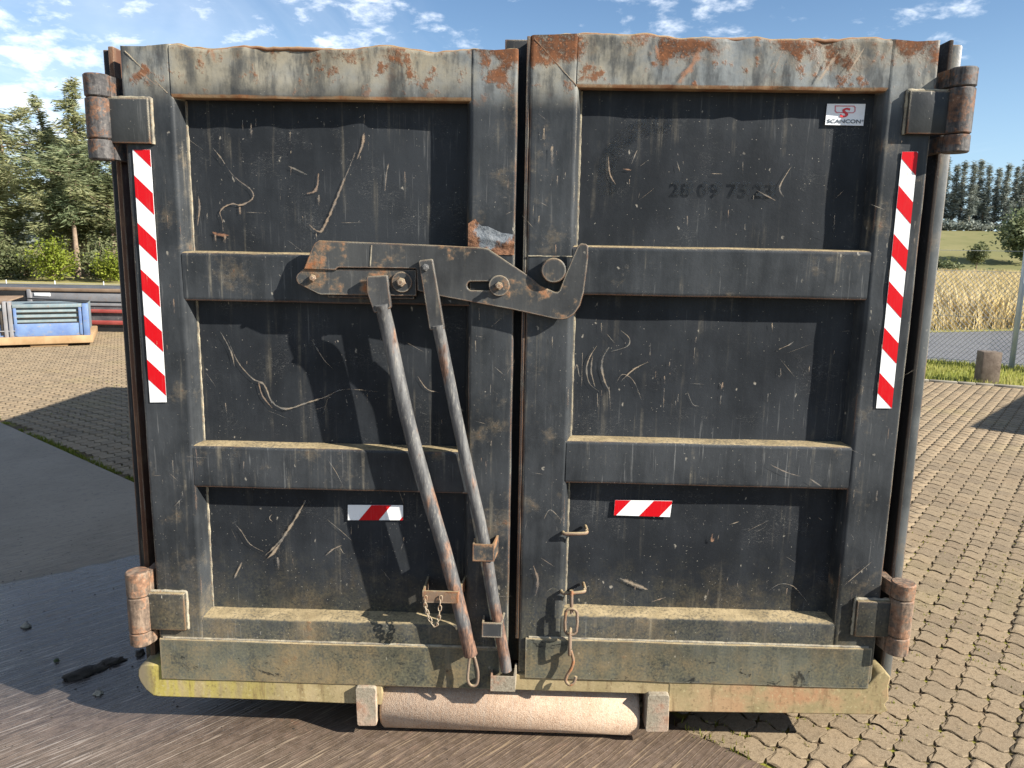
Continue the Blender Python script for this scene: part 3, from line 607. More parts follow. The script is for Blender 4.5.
def conifer(name, label, x, y, h, rad, seed, mt, z0=0., bare=.18, dens=1., leaf=.15, group=None, shape='pine', lean=0., nb=None, cat='tree'):
    global nrg
    keep = nrg; nrg = np.random.default_rng(seed); rr = random.Random(seed)
    root = empty(name, label, cat, (x, y, z0), group)
    top = Vector((lean*h, 0, h)); tp = [Vector((0, 0, -.2)), Vector((rr.uniform(-.1, .1), rr.uniform(-.1, .1), h*.35)), Vector((lean*h*.5+rr.uniform(-.12, .12), rr.uniform(-.1, .1), h*.68)), top]
    tp = smooth_path(tp, 5); paths = [(tp, h*.020+.03, .012, 9)]
    C, T, Dv = [], [], []; nb = nb or int(h*7)
    for i in range(nb):
        f_ = bare+(1-bare)*(i+rr.random())/nb; z = f_*h
        k = min(int(f_*(len(tp)-1)), len(tp)-2); b0 = tp[k].lerp(tp[k+1], f_*(len(tp)-1)-k)
        if shape == 'pine': rl = rad*(.35+.65*math.sin(math.pi*min(1, (1-f_)*1.15+.12)**.8))*rr.uniform(.35, 1.15)
        else: rl = rad*((1-f_)**.9+.05)*rr.uniform(.5, 1.15)
        if rr.random() < .12: rl *= .4
        az = rr.uniform(0, 2*math.pi); upw = rr.uniform(.1, .6) if shape == 'pine' else rr.uniform(-.28, .12)+.55*max(0, f_-.6)
        pe = b0+Vector((math.cos(az)*rl, math.sin(az)*rl, rl*upw)); pm = b0.lerp(pe, .5)+Vector((0, 0, -.08*rl+rr.uniform(-.05, .05)*rl))
        bp = smooth_path([b0, pm, pe], 4); paths.append((bp, .012+.010*rl, .005, 4))
        bt = rr.random()
        nt = max(4, int(rl*(22 if shape == 'pine' else 22)*dens))
        for _ in range(nt):
            s_ = rr.random()**.62; q_ = bp[min(int(s_*(len(bp)-1)), len(bp)-1)]
            cl_ = q_+Vector((rr.gauss(0, .13*rl+.05), rr.gauss(0, .13*rl+.05), rr.gauss(0, .06*rl+.03)))
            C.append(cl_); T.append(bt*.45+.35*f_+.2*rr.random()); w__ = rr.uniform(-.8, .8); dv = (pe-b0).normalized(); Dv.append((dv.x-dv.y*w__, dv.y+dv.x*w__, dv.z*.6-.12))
    trunk_mesh('trunk', paths, M['bark'], root)
    Cc = np.repeat(np.array(C), 8, 0)+nrg.normal(0, leaf*.6, (len(C)*8, 3)); Tt = np.clip(np.repeat(np.array(T), 8)+nrg.normal(0, .14, len(C)*8), 0, 1)
    V, Fq, T2 = leafcloud(Cc, leaf*.27, Tt, 6.5, .2, np.repeat(np.array(Dv), 8, 0))
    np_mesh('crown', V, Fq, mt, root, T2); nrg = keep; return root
def bush(name, label, x, y, w_, h, seed, mt, n=900, leaf=.09, z0=0., cat='bush', trunk_h=0., group=None):
    global nrg
    keep = nrg; nrg = np.random.default_rng(seed); rr = random.Random(seed)
    root = empty(name, label, cat, (x, y, z0), group); C, T, paths = [], [], []
    nb = 16
    for i in range(nb):
        az = rr.uniform(0, 6.283); el_ = rr.uniform(.35, 1.45); L_ = rr.uniform(.6, 1.05)
        pe = Vector((math.cos(az)*math.cos(el_)*w_*L_, math.sin(az)*math.cos(el_)*w_*L_, trunk_h+math.sin(el_)*(h-trunk_h)*L_))
        b0 = Vector((0, 0, trunk_h)); bp = smooth_path([b0, b0.lerp(pe, .5)+Vector((0, 0, .08*h)), pe], 4); paths.append((bp, .02, .006, 5))
        bt = rr.random()
        for _ in range(n//nb):
            s_ = .3+.7*rr.random(); q_ = bp[int(s_*(len(bp)-1))]
            C.append(q_+Vector((rr.gauss(0, .16*w_), rr.gauss(0, .16*w_), rr.gauss(0, .11*h)))); T.append(.6*bt+.4*rr.random())
    if trunk_h: paths.append(([Vector((0, 0, -.1)), Vector((.02, 0, trunk_h*.5)), Vector((0, 0, trunk_h+.2))], .05, .03, 7))
    trunk_mesh('trunk' if trunk_h else 'stems', paths, M['bark'], root)
    C = np.array(C); C[:, 2] = np.maximum(C[:, 2], .03)
    V, Fq, T2 = leafcloud(C, leaf, np.array(T), 1.5, .1); np_mesh('crown' if trunk_h else 'foliage', V, Fq, mt, root, T2); nrg = keep; return root
GL = 'conifers behind the yard'
conifer('conifer_tree', 'tallest conifer left of the container, its pointed top in the sky', -20.7, 33, 8.6, 2.2, 3, M['pine2'], bare=.2, shape='spruce', group=GL, leaf=.17, nb=80)
conifer('conifer_tree', 'second pointed conifer top close beside the hinge barrel', -19.2, 33.6, 8.1, 1.8, 4, M['pine2'], bare=.2, shape='spruce', group=GL, leaf=.17, nb=70)
conifer('conifer_tree', 'broad conifer at the left picture edge with a long slanting bough', -24.3, 33, 7.0, 2.3, 5, M['pine2'], bare=.15, shape='pine', group=GL, lean=.02, leaf=.17)
conifer('conifer_tree', 'narrow conifer leaning up to the left before the tallest one', -22.0, 34, 8.0, 1.0, 16, M['pine2'], bare=.35, shape='spruce', group=GL, lean=-.13, leaf=.17, nb=50)
conifer('conifer_tree', 'dense dark conifer between the left edge tree and the tallest one', -22.7, 35, 6.2, 1.9, 6, M['pine'], bare=.15, group=GL, leaf=.17)
conifer('conifer_tree', 'conifer with a bare reddish trunk above the bright green bush', -19.9, 31, 5.2, 1.9, 8, M['pine'], bare=.42, group=GL, leaf=.16)
conifer('conifer_tree', 'conifer filling the gap just left of the container edge', -18.7, 34.2, 7.0, 1.7, 17, M['pine'], bare=.15, group=GL, leaf=.17)
conifer('conifer_tree', 'young bushy conifer low at the left picture edge', -23.6, 31.2, 4.4, 1.7, 51, M['pine2'], bare=.03, group=GL, leaf=.15, nb=44)
conifer('conifer_tree', 'young bushy conifer low below the tallest one', -21.4, 31.6, 4.0, 1.6, 52, M['pine2'], bare=.03, group=GL, leaf=.15, nb=44)
conifer('conifer_tree', 'young bushy conifer right of the bare reddish trunk', -18.5, 31.4, 4.2, 1.4, 53, M['pine2'], bare=.03, group=GL, leaf=.15, nb=44)
conifer('conifer_tree', 'lower conifer half hidden behind the container edge', -17.8, 32.5, 6.0, 1.8, 9, M['pine'], bare=.18, group=GL, leaf=.17)
for x, y, h, lb in [(-26.4, 34, 7.6, 'conifer just outside the left picture edge'), (-15.6, 33, 7.0, 'conifer behind the container, next to its left edge'), (-13.2, 34, 7.4, 'conifer behind the container, farther from its left edge')]:
    conifer('conifer_tree', lb, x, y, h, 2.1, int(h*10), M['pine'], bare=.14, group=GL, leaf=.18, dens=.8)
bush('bush', 'bright yellow green bush below the conifers', -19.3, 28.3, 1.15, 1.75, 31, M['bright'], 3200, .065)
bush('bush', 'smaller bright green bush against the container edge', -17.0, 28.3, .9, 1.3, 32, M['bright'], 2000, .065)
for i, (x, h, lb) in enumerate([(-24.6, 1.9, 'dull green undergrowth bush at the left picture edge'), (-22.8, 1.6, 'dull green undergrowth bush below the dense dark conifer'), (-21.2, 1.9, 'dull green bush left of the bright green bush'), (-18.2, 1.7, 'dull green bush between the two bright bushes'), (-15.6, 1.7, 'dull green bush mostly behind the container')]):
    bush('bush', lb, x, 29.6+.3*(i % 2), 1.5, h, 40+i, M['bush'], 3600, .08)
GR = 'far conifers along the hill crest'
rr = random.Random(5)
ORD = ['first', 'second', 'third', 'fourth', 'fifth', 'sixth', 'seventh', 'eighth', 'ninth', 'tenth', 'eleventh']
ORD += ['twelfth', 'thirteenth', 'fourteenth', 'fifteenth', 'sixteenth']
for i in range(16):
    x = 46.2+i*.98+rr.uniform(-.22, .22); y = 92+(-1.1 if i % 2 else 1.1)+rr.uniform(-.5, .5); x *= (y+2.34)/94.34
    conifer('conifer_tree', ORD[i]+' from the left of the grey green conifers on the far crest', x, y, rr.uniform(7.3, 8.7), 1.05, 60+i, M['hazepine'], z0=hz(x, y)-.1, bare=.2, shape='spruce', group=GR, leaf=.24, dens=.95, nb=52)
for i in range(4):
    x = 47+i*4.3; y = 90.5+rr.uniform(-.5, .5)
    bush('bush', ORD[i]+' from the left of the dark bushes below the far conifer row', x, y, 3.2, 1.3, 90+i, M['hazepine'], 1400, .24, z0=hz(x, y), group='dark bushes under the far conifers')
bush('leafy_tree', 'big dark leafy tree at the right picture edge', 38.4, 60, 2.5, 4.6, 101, M['pine'], 9000, .17, z0=hz(38.4, 60)-.1, cat='tree', trunk_h=.8)
bush('leafy_tree', 'small round leafy tree alone on the meadow', 31.5, 54, .95, 2.1, 102, M['bush'], 1700, .12, z0=hz(31.5, 54), cat='tree', trunk_h=.9)
bush('bush', 'wide olive bush beside the container edge at the far field border', 24.2, 44.6, 1.5, 1.5, 103, M['bush'], 1700, .16, z0=-.02)
for i in range(6):
    bush('bush', ORD[i]+' from the left of the low dark hedge bushes at the far field border', 24+i*2.6, 43.6+.4*(i % 2), 1.6, .95, 110+i, M['pine'], 700, .15, group='low hedge bushes at the field border')

# far-off wood closing the view behind the container
wx = nrg.uniform(-95, 40, 15000); wh = np.array([5.5+2.6*mnoise.noise(Vector((x*.11, 0, 0)))+1.4*mnoise.noise(Vector((x*.5, 3, 0))) for x in wx])
Cw = np.stack([wx, 112+nrg.normal(0, 2.5, len(wx))+.1*np.abs(wx), wh*nrg.random(len(wx))**.7], 1)
V, Fq, T2 = leafcloud(Cw, .85, np.clip(nrg.random(len(wx))*.6+Cw[:, 2]*.04, 0, 1), 1.7, .1)
o = np_mesh('far_wood', V, Fq, M['hazepine'], None, T2); o['kind'] = 'stuff'; o['label'] = 'low far wood on the horizon behind the container'; o['category'] = 'wood'

# ------------------------------------------------------------------ chain link fence, timber post
fen = empty('chain_link_fence', 'galvanised chain link fence with a leaning round post at the right edge', 'fence', (7.10, 9.12, 0))
fd = Vector((-.868, .497, 0)).normalized()
bm = bmesh.new()
L0, L1, H0, H1 = -2.6, 3.2, .03, 1.40
sp = .068
for k in range(int((L1-L0+H1)/sp)+2):
    for s_ in (1, -1):
        a0 = L0-(H1 if s_ > 0 else 0)+k*sp
        t0, t1 = H0, H1
        def cl_(h_): return a0+s_*(h_-H0)*.92
        lo, hi = H0, H1
        if s_ > 0:
            lo = max(lo, H0+(L0-a0)/.92); hi = min(hi, H0+(L1-a0)/.92)
        else:
            lo = max(lo, H0+(a0-L1)/.92); hi = min(hi, H0+(a0-L0)/.92)
        if hi-lo < .02: continue
        p0 = fd*cl_(lo)+Vector((0, 0, lo)); p1 = fd*cl_(hi)+Vector((0, 0, hi)); off = Vector((.497, .868, 0))*.002*s_
        tube(bm, [p0+off, p1+off], .0036, 3, cap=False)
fin('wire_mesh', bm, M['wire'], fen)
for h_ in (.06, .72, 1.40, 1.70):
    bm = bmesh.new(); tube(bm, [fd*L0+Vector((0, 0, h_)), fd*L1+Vector((0, 0, h_))], .0035, 6); fin('line_wire', bm, M['wire'], fen)
for s_ in (-2.6, 0, 3.2):
    bm = bmesh.new(); cyl(bm, fd*s_, (0, 0, 1), .038, -.1, 2.35, 16, .006); fin('fence_post', bm, M['galv'], fen, 50)
tp = empty('timber_post', 'short dark square timber post in the verge before the fence', 'post', (5.98, 7.80, 0))
bm = bmesh.new(); add_box(bm, -.115, .115, -.10, .10, -.1, .40, .008)
for v in bm.verts: v.co.x += jit(v.co, .003, 5); v.co.z += jit(v.co+Vector((3, 0, 0)), .005, 4)
o = fin('shaft', bm, M['wood'], tp, 40); o.rotation_euler.z = -.12
bm = bmesh.new(); tube(bm, [(-.1, -.075, .35), (.1, -.075, .355)], .002, 4); o = fin('end_grain_crack', bm, M['clod'], tp); o.location.z = .05; o.rotation_euler.z = -.12

# low wire fence behind the containers on the left
f2 = empty('wire_fence', 'thin low wire fence with pale posts in front of the conifers', 'fence', (-9, 14.6, 0))
for h_ in (.66, .58, .5):
    bm = bmesh.new(); tube(bm, [(-7, 0, h_), (6, 0, h_)], .0035, 5); fin('line_wire', bm, M['wire'], f2)
for k in range(8):
    x = -6.8+k*1.1-.35; bm = bmesh.new(); cyl(bm, (x, 0, 0), (0, 0, 1), (.011), -.1, .72, 8, .005); fin('fence_post', bm, M['galv'], f2, 50)

# ------------------------------------------------------------------ low containers standing at the back left
bl = empty('low_container', 'low blue and pale blue container with a sandy base beam', 'container', (-8.50, 8.66, 0))
bl.rotation_euler.z = R(27)
# local frame: x along the visible side (right end at +1.76), y depth
box('base_beam', -2.6, 1.80, -.05, 1.45, .045, .165, M['orange'], bl, .015)
box('side_wall', -2.6, 1.72, .02, 1.42, .165, .60, M['teal'], bl, .008)
box('lower_stripe', -2.6, 1.68, -.008, .03, .165, .36, M['blue'], bl, .006)
box('corner_post', 1.68, 1.765, -.03, .12, .15, .655, M['blue'], bl, .012)
for x in (.64, .705): box('corner_post', x, x+.05, -.04, .1, .05, .70, M['greytop'], bl, .008)
box('top_rail', .765, 1.68, -.03, .1, .60, .655, M['teal'], bl, .01); box('top_rail', -2.6, .63, -.03, .1, .60, .655, M['teal'], bl, .01)
for z_ in (.365, .44, .52): box('side_rib', .81, 1.63, -.016, .03, z_, z_+.013, M['clod'], bl, .003); box('side_rib', -2.6, .60, -.016, .03, z_, z_+.013, M['clod'], bl, .003)
for x in (.77, 1.63): box('side_frame', x, x+.04, -.024, .03, .18, .60, M['blue'], bl, .006)
for x in (.60,): box('side_frame', x, x+.03, -.03, .03, .20, .56, M['clod'], bl, .006)
def slab3(name, pts_, th, mt, par):
    bm = bmesh.new(); f_ = bm.faces.new([bm.verts.new(p_) for p_ in pts_]); r = bmesh.ops.extrude_face_region(bm, geom=[f_])
    for v in [e for e in r['geom'] if isinstance(e, bmesh.types.BMVert)]: v.co.z += th
    bmesh.ops.recalc_face_normals(bm, faces=bm.faces); return fin(name, bm, mt, par)
slab3('tilted_lid', [(-2.6, -.02, .66), (.62, -.02, .66), (.86, .5, .735), (-2.6, .5, .735)], .02, M['brownsheet'], bl)
slab3('ramp_flap', [(.88, .45, .715), (1.74, .06, .655), (1.74, .9, .63), (.9, 1.0, .66)], .012, M['blackish'], bl)
box('runner', .95, 1.45, .0, .3, .0, .05, M['orange'], bl, .008); box('runner', -2.4, -1.8, .0, .3, .0, .05, M['orange'], bl, .008)
bm = bmesh.new(); tube(bm, [(-2.4, -.03, .25), (.78, -.03, .255)], .009, 8); fin('lock_rod', bm, M['greytop'], bl, 50)
gd = empty('low_container', 'low grey container with red rails behind the blue one', 'container', (-9.0, 11.25, 0)); gd.rotation_euler.z = R(2)
box('hull', -2.6, 5.5, 0, 2.0, .07, .72, M['greybody'], gd, .01)
box('top_band', -2.6, 5.5, -.025, .1, .54, .69, M['greytop'], gd, .01); box('top_rail', -2.65, 5.55, -.05, .12, .71, .765, M['brownsheet'], gd, .012)
box('red_rail', .9, 5.5, -.05, .06, .34, .40, M['redrail'], gd, .01); box('red_rail', .9, 5.5, -.06, .06, .13, .20, M['redrail'], gd, .01)
box('grey_band', -2.6, 5.5, -.02, .05, .46, .51, M['greytop'], gd, .008); box('base', -2.6, 5.5, -.02, 2.0, .0, .075, M['blackish'], gd, .0)
box('gate_opening', -.62, -.05, -.04, .05, .56, .72, M['blackish'], gd, .004)
for x in (-.70, -.04, 2.1): box('stake_pocket', x, x+.07, -.06, .05, .52, .74, M['greytop'], gd, .008)
box('white_plate', .08, .36, -.04, .0, .62, .68, M['white'], gd, .004)

sk = empty('unseen_shadow_skip', 'grey unseen skip, added on the right to cast a corner shadow', 'container', (6.65, 4.04, 0)); sk.rotation_euler.z = R(-42)  # invented skip, placed so its corner casts the ground shadow at right
for nm, a_ in (('side_wall', (0, 1.9, 0, .05)), ('side_wall', (0, 1.9, 3.45, 3.5)), ('end_wall', (0, .05, .05, 3.45)), ('end_wall', (1.85, 1.9, .05, 3.45))): box(nm, *a_, .15, 1.46, M['greybody'], sk, .006)
for a_ in ((-.03, 1.93, -.03, .07), (-.03, 1.93, 3.43, 3.53), (-.03, .07, .07, 3.43), (1.83, 1.93, .07, 3.43)): box('top_rail', *a_, 1.42, 1.50, M['greytop'], sk, .01)
for k in range(5): box('side_rib', -.05, 0, .3+k*.68, .38+k*.68, .15, 1.42, M['greybody'], sk, .006)
box('floor', .05, 1.85, .05, 3.45, .15, .20, M['blackish'], sk, 0); box('runner', .3, .42, .1, 3.4, .0, .15, M['blackish'], sk, 0); box('runner', 1.48, 1.60, .1, 3.4, .0, .15, M['blackish'], sk, 0)

# ------------------------------------------------------------------ THE CONTAINER
ct = empty('roll_off_container', 'large black roll off container with closed rusty double doors, standing in the yard', 'container', (0, 0, .03))
D = .056
def dent_top(x, z, z1, k):
    # the battered upper rim: shallow dips and knocks
    w_ = max(0, (z-(z1-.12))/.12)
    return w_*(.013*mnoise.noise(Vector((x*3.1+k, 0, 2)))+.012*mnoise.noise(Vector((x*8+k, 0, 5)))+.004*mnoise.noise(Vector((x*31, k, 1))))
def door(name, xa, xi, xj, xb, rails, ztop, k, mirror):
    """xa..xi left stile, xj..xb right stile"""
    z0 = rails['plate'][0]+.02
    zs = list(np.linspace(z0, ztop, 62))
    bm = bmesh.new()
    def wob(x, y, z): return Vector((x+.0015*mnoise.noise(Vector((x*4, z*7, k))), y+.0022*mnoise.noise(Vector((x*6, z*5, k+3)))+.0012*mnoise.noise(Vector((x*17, z*13, k))), z+dent_top(x, z, ztop, k)))
    lp = [(xa, .075), (xa, .008), (xa+.0025, .0025), (xa+.008, 0), (xa+.011, 0), ((xa+xi)/2, -.0005), (xi-.013, 0), (xi-.010, 0), (xi-.002, .0035), (xi+.002, .010), (xi+.013, D+.004)]
    rp = [(xj-.012, D+.004), (xj-.002, .010), (xj+.002, .0035), (xj+.010, 0), (xj+.013, 0), ((xj+xb)/2, -.0005), (xb-.011, 0), (xb-.008, 0), (xb-.0025, .0025), (xb, .008), (xb, .075)]
    for pr in (lp, rp): extrude(bm, pr, lambda u, v, t_: wob(u, v, t_), zs, cap=False)
    # top rail between the stiles with a sloping lower lip
    za, zb = rails['top']
    tpz = [(za, .075), (za, .010), (za-.003, .003), (za-.010, 0), (za-.013, 0), ((za+zb)/2, 0), (zb+.013, 0), (zb+.010, 0), (zb+.002, .004), (zb, .010), (zb+.004, D+.004)]
    xs = list(np.linspace(xi-.004, xj+.004, 70))
    extrude(bm, tpz, lambda u, v, t_: Vector((t_, v+.0006+(.006*mnoise.noise(Vector((t_*5, u*5, k)))+.026*max(0, mnoise.noise(Vector((t_*8, u*4, k+8)))-.12))*(1 if v < .02 else 0), u+dent_top(t_, u, ztop, k))), xs, cap=False)
    # closing strips along the top of the stiles
    for pr in (lp, rp):
        pass
    bmesh.ops.recalc_face_normals(bm, faces=bm.faces)
    for f_ in bm.faces:
        if f_.normal.y > .2: f_.normal_flip()
    d = fin(name, bm, M['frame'], ct, 35)
    bm = bmesh.new(); rx = list(np.linspace(xa+.004, xb-.004, 120)); tube(bm, [(x, .013+.002*mnoise.noise(Vector((x*8, k, 0))), ztop-.003+dent_top(x, ztop, ztop, k)+.0015*mnoise.noise(Vector((x*40, k, 3)))) for x in rx], [.0062+.002*mnoise.noise(Vector((x*25, k, 7))) for x in rx], 8); fin('rim', bm, M['rustrim'], d, 70)
    # top caps
    bm = bmesh.new(); add_box(bm, xa+.004, xb-.004, .030, .073, ztop-.045, ztop-.030, .003); fin('top_cap', bm, M['rustedge'], d, 40)
    for (zt, zb_) in rails['mid']:
        bm = bmesh.new()
        pr = [(zt+.0035, D+.004), (zt+.001, .010), (zt-.002, .0035), (zt-.009, 0), (zt-.012, 0), ((zt+zb_)/2, 0), (zb_+.012, 0), (zb_+.009, 0), (zb_+.002, .0035), (zb_, .010), (zb_+.002, D+.004)]
        extrude(bm, pr, lambda u, v, t_: Vector((t_, v+.0012+.0016*mnoise.noise(Vector((t_*5, u*6, k+zt))), u+.0015*mnoise.noise(Vector((t_*6, 3, u*3+k))))), list(np.linspace(xi-.002, xj+.002, 44)), cap=False)
        bmesh.ops.recalc_face_normals(bm, faces=bm.faces)
        if sum(f_.normal.y*f_.calc_area() for f_ in bm.faces) > 0: bmesh.ops.reverse_faces(bm, faces=bm.faces)
        fin('rail', bm, M['rail'], d, 35)
    # bottom rail and the kick plate welded over it
    zt, zb_ = rails['low']
    bm = bmesh.new()
    pr = [(zt+.012, D+.004), (zt+.003, .012), (zt-.003, .004), (zt-.012, 0), (zb_-.02, 0), (zb_-.05, 0)]
    extrude(bm, pr, lambda u, v, t_: Vector((t_, v+.0012+.0016*mnoise.noise(Vector((t_*5, u*6, k)))*(v < .02), u+.002*mnoise.noise(Vector((t_*8, 3, k))))), list(np.linspace(xi-.002, xj+.002, 44)), cap=False)
    bmesh.ops.recalc_face_normals(bm, faces=bm.faces)
    if sum(f_.normal.y*f_.calc_area() for f_ in bm.faces) > 0: bmesh.ops.reverse_faces(bm, faces=bm.faces)
    fin('bottom_rail', bm, M['rail'], d, 35)
    px0, px1 = rails['platex']; pz0, pz1 = rails['plate']
    bm = bmesh.new()
    pr = [(pz1-.002, .004), (pz1, -.004), (pz1-.003, -.008), ((pz0+pz1)/2, -.008), (pz0+.003, -.008), (pz0, -.005), (pz0, .01)]
    extrude(bm, pr, lambda u, v, t_: Vector((t_, v+.0022*mnoise.noise(Vector((t_*4, u*5, k))), u+.0018*mnoise.noise(Vector((t_*7, u, k))))), list(np.linspace(px0, px1, 40)))
    bmesh.ops.recalc_face_normals(bm, faces=bm.faces); fin('kick_plate', bm, M['plate'], d, 35)
    # weld bead along the top of the kick plate
    bm = bmesh.new(); pts_ = [(px0+.01+(px1-px0-.02)*i/60, -.002+.001*rng.random(), pz1+.0015+.0016*mnoise.noise(Vector((i*.7, k, 0)))) for i in range(61)]
    tube(bm, pts_, [.0035+.0015*rng.random() for _ in range(61)], 6); fin('weld_bead', bm, M['weld'], d, 70)
    # recessed panels
    edges = [rails['top'][1]]+[v for r_ in rails['mid'] for v in r_]+[rails['low'][0]]
    pans = []
    for i in range(3):
        zt, zb_ = edges[2*i], edges[2*i+1]
        xs = np.linspace(xi-.01, xj+.01, 36); zs2 = np.linspace(zb_-.02, zt+.02, 20)
        V = [(x, D+.0035*mnoise.noise(Vector((x*2.3, z*2.3, k+i)))+.0015*mnoise.noise(Vector((x*7, z*7, k))), z) for z in zs2 for x in xs]
        Fq = [(b_*36+a_, b_*36+a_+1, (b_+1)*36+a_+1, (b_+1)*36+a_) for b_ in range(19) for a_ in range(35)]
        pans.append(np_mesh('panel', V, Fq, M['panel'], d, smooth=True))
        # weld seams at the panel borders (left wall and ledge)
        bm = bmesh.new()
        nz_ = int((zt-zb_)/.012); tube(bm, [(xi+.0125+.001*rng.random(), D-.001, zb_+(zt-zb_)*q/nz_) for q in range(nz_+1)], [.0028+.002*rng.random() for _ in range(nz_+1)], 5)
        fin('weld_bead', bm, M['weld'], d, 70)
    return d, pans
dl, pl_ = door('door', -1.2217, -1.070, -.197, -.058, dict(top=(2.1655, 2.023), mid=[(1.577, 1.4285), (.971, .831)], low=(.3845, .307), plate=(.160, .307), platex=(-1.217, -.085)), 2.1655, 1., False)
dr, pr_ = door('door', -.0232, .1165, .9970, 1.1365, dict(top=(2.207, 2.065), mid=[(1.615, 1.469), (1.016, .877)], low=(.430, .3485), plate=(.205, .3485), platex=(.0, 1.122)), 2.207, 11., True)
tag(dl, 'left door with the long lever pipes'); tag(dr, 'right door with the white sticker')
# mitre welds on the upper corners
for d_, a_, b_ in ((dl, (-1.205, 2.150), (-1.085, 2.035)), (dr, (-.012, 2.195), (.112, 2.070))):
    bm = bmesh.new(); k_ = 26
    tube(bm, [(a_[0]+(b_[0]-a_[0])*i/k_, .0002, a_[1]+(b_[1]-a_[1])*i/k_+.001*rng.random()) for i in range(k_+1)], [.0013+.0008*rng.random() for _ in range(k_+1)], 5); fin('weld_bead', bm, M['rail'], d_, 70)
bm = bmesh.new(); tube(bm, [(-.018+.0055*i, -.0005, 1.583+.001*rng.random()) for i in range(25)], .002, 5); fin('weld_bead', bm, M['weld'], dr, 70)
# torn rusty patch on the left door's inner stile above the latch
bm = bmesh.new(); vs = []
for j in range(9):
    for i in range(8):
        x = -.199+.139*i/7; z = 1.585+(.055+.035*(1-i/7)+.05*abs(mnoise.noise(Vector((i*.45, 0, 3)))))*j/8; vs.append(bm.verts.new((x, -.0025-.007*abs(mnoise.noise(Vector((x*19, z*17, 2))))-.004*(j in (4, 5)), z)))
for j in range(8):
    for i in range(7): bm.faces.new((vs[j*8+i], vs[j*8+i+1], vs[j*8+i+9], vs[j*8+i+8]))
fin('crumpled_patch', bm, M['patch'], dl, 60)
# overlap strip of the right door behind the left one
box('overlap_strip', -.100, -.0245, .076, .084, .22, 2.213, M['dark'], dr, .002); box('overlap_web', -.034, -.0234, .004, .080, .34, 2.205, M['dark'], dr, .002)

# scratches, dents and dragged rust
LT = [([(-0.546, 1.882), (-0.567, 1.832), (-0.587, 1.789), (-0.611, 1.733), (-0.636, 1.68), (-0.655, 1.647), (-0.674, 1.65), (-0.692, 1.665)], .011, .15), ([(-0.518, 1.941), (-0.524, 1.904), (-0.541, 1.862)], .012, .2),
      ([(-0.942, 1.837), (-0.925, 1.812), (-0.904, 1.793), (-0.873, 1.771), (-0.862, 1.753), (-0.869, 1.737), (-0.901, 1.721), (-0.929, 1.724), (-0.955, 1.713), (-0.968, 1.697), (-0.962, 1.674), (-0.961, 1.64)], .007, .15),
      ([(-0.981, 1.889), (-0.959, 1.863), (-0.945, 1.841)], .007, 0), ([(-0.752, 1.839), (-0.724, 1.827), (-0.695, 1.814)], .008, 0), ([(-0.66, 1.819), (-0.663, 1.787), (-0.673, 1.765), (-0.697, 1.758)], .012, .35), ([(-0.446, 1.85), (-0.453, 1.817), (-0.458, 1.768)], .007, .1),
      ([(-1.033, 1.746), (-1.03, 1.714), (-1.04, 1.655)], .011, .2), ([(-0.397, 1.827), (-0.393, 1.765)], .012, .3), ([(-0.892, 1.7), (-0.831, 1.698)], .002, 0), ([(-0.594, 1.673), (-0.529, 1.674)], .002, 0), ([(-0.506, 1.913), (-0.505, 1.861)], .002, 0),
      ([(-0.994, 1.637), (-0.971, 1.63), (-0.943, 1.629)], .016, .9), ([(-.985, 1.63), (-.985, 1.59)], .012, .3), ([(-.955, 1.63), (-.957, 1.592)], .014, .3), ([(-.905, 1.715), (-.907, 1.66)], .012, .2), ([(-.66, 1.755), (-.662, 1.71)], .01, .1), ([(-.86, 1.96), (-.862, 1.90)], .010, .1), ([(-.845, 1.975), (-.846, 1.93)], .006, 0), ([(-.885, 1.97), (-.886, 1.93)], .005, 0)]
LM = [([(-0.962, 1.304), (-0.933, 1.234), (-0.89, 1.183), (-0.852, 1.162), (-0.829, 1.107), (-0.784, 1.085), (-0.719, 1.106), (-0.657, 1.127), (-0.593, 1.154), (-0.487, 1.147)], .0085, 0), ([(-0.829, 1.087), (-0.86, 1.129), (-0.871, 1.177)], .008, .3), ([(-.985, 1.33), (-.955, 1.27), (-.945, 1.22)], .007, 0), ([(-.70, 1.32), (-.66, 1.25), (-.63, 1.22)], .004, 0), ([(-.36, 1.20), (-.33, 1.16), (-.29, 1.15)], .006, 0), ([(-.98, 1.10), (-.975, 1.04)], .008, 0)]
LB = [([(-0.729, 0.784), (-0.752, 0.741), (-0.793, 0.673), (-0.83, 0.626), (-0.873, 0.584)], .013, 0), ([(-.80, .66), (-.84, .60), (-.865, .575)], .012, .05), ([(-0.97, 0.695), (-0.948, 0.668), (-0.921, 0.624), (-0.876, 0.598)], .004, 0), ([(-0.662, 0.717), (-0.62, 0.682), (-0.578, 0.643)], .003, 0), ([(-0.67, 0.59), (-0.643, 0.614), (-0.615, 0.628)], .007, .1), ([(-0.843, 0.73), (-0.852, 0.716), (-0.842, 0.703)], .006, 0), ([(-.83, .58), (-.825, .50)], .016, .1), ([(-.95, .56), (-.98, .50)], .012, 0), ([(-.62, .62), (-.61, .60)], .006, 0)]
RT = [([(.30, 1.90), (.285, 1.86)], .006, 0), ([(.215, 1.88), (.222, 1.83), (.24, 1.80)], .006, .2), ([(.26, 1.845), (.285, 1.842)], .008, .6), ([(.42, 1.87), (.43, 1.84)], .005, 0), ([(.66, 1.79), (.72, 1.76)], .006, .1), ([(.52, 1.835), (.56, 1.835)], .003, 0), ([(.76, 1.86), (.73, 1.80), (.745, 1.77)], .006, 0), ([(.46, 1.71), (.465, 1.65)], .008, .1), ([(.90, 1.72), (.902, 1.65)], .007, 0)]
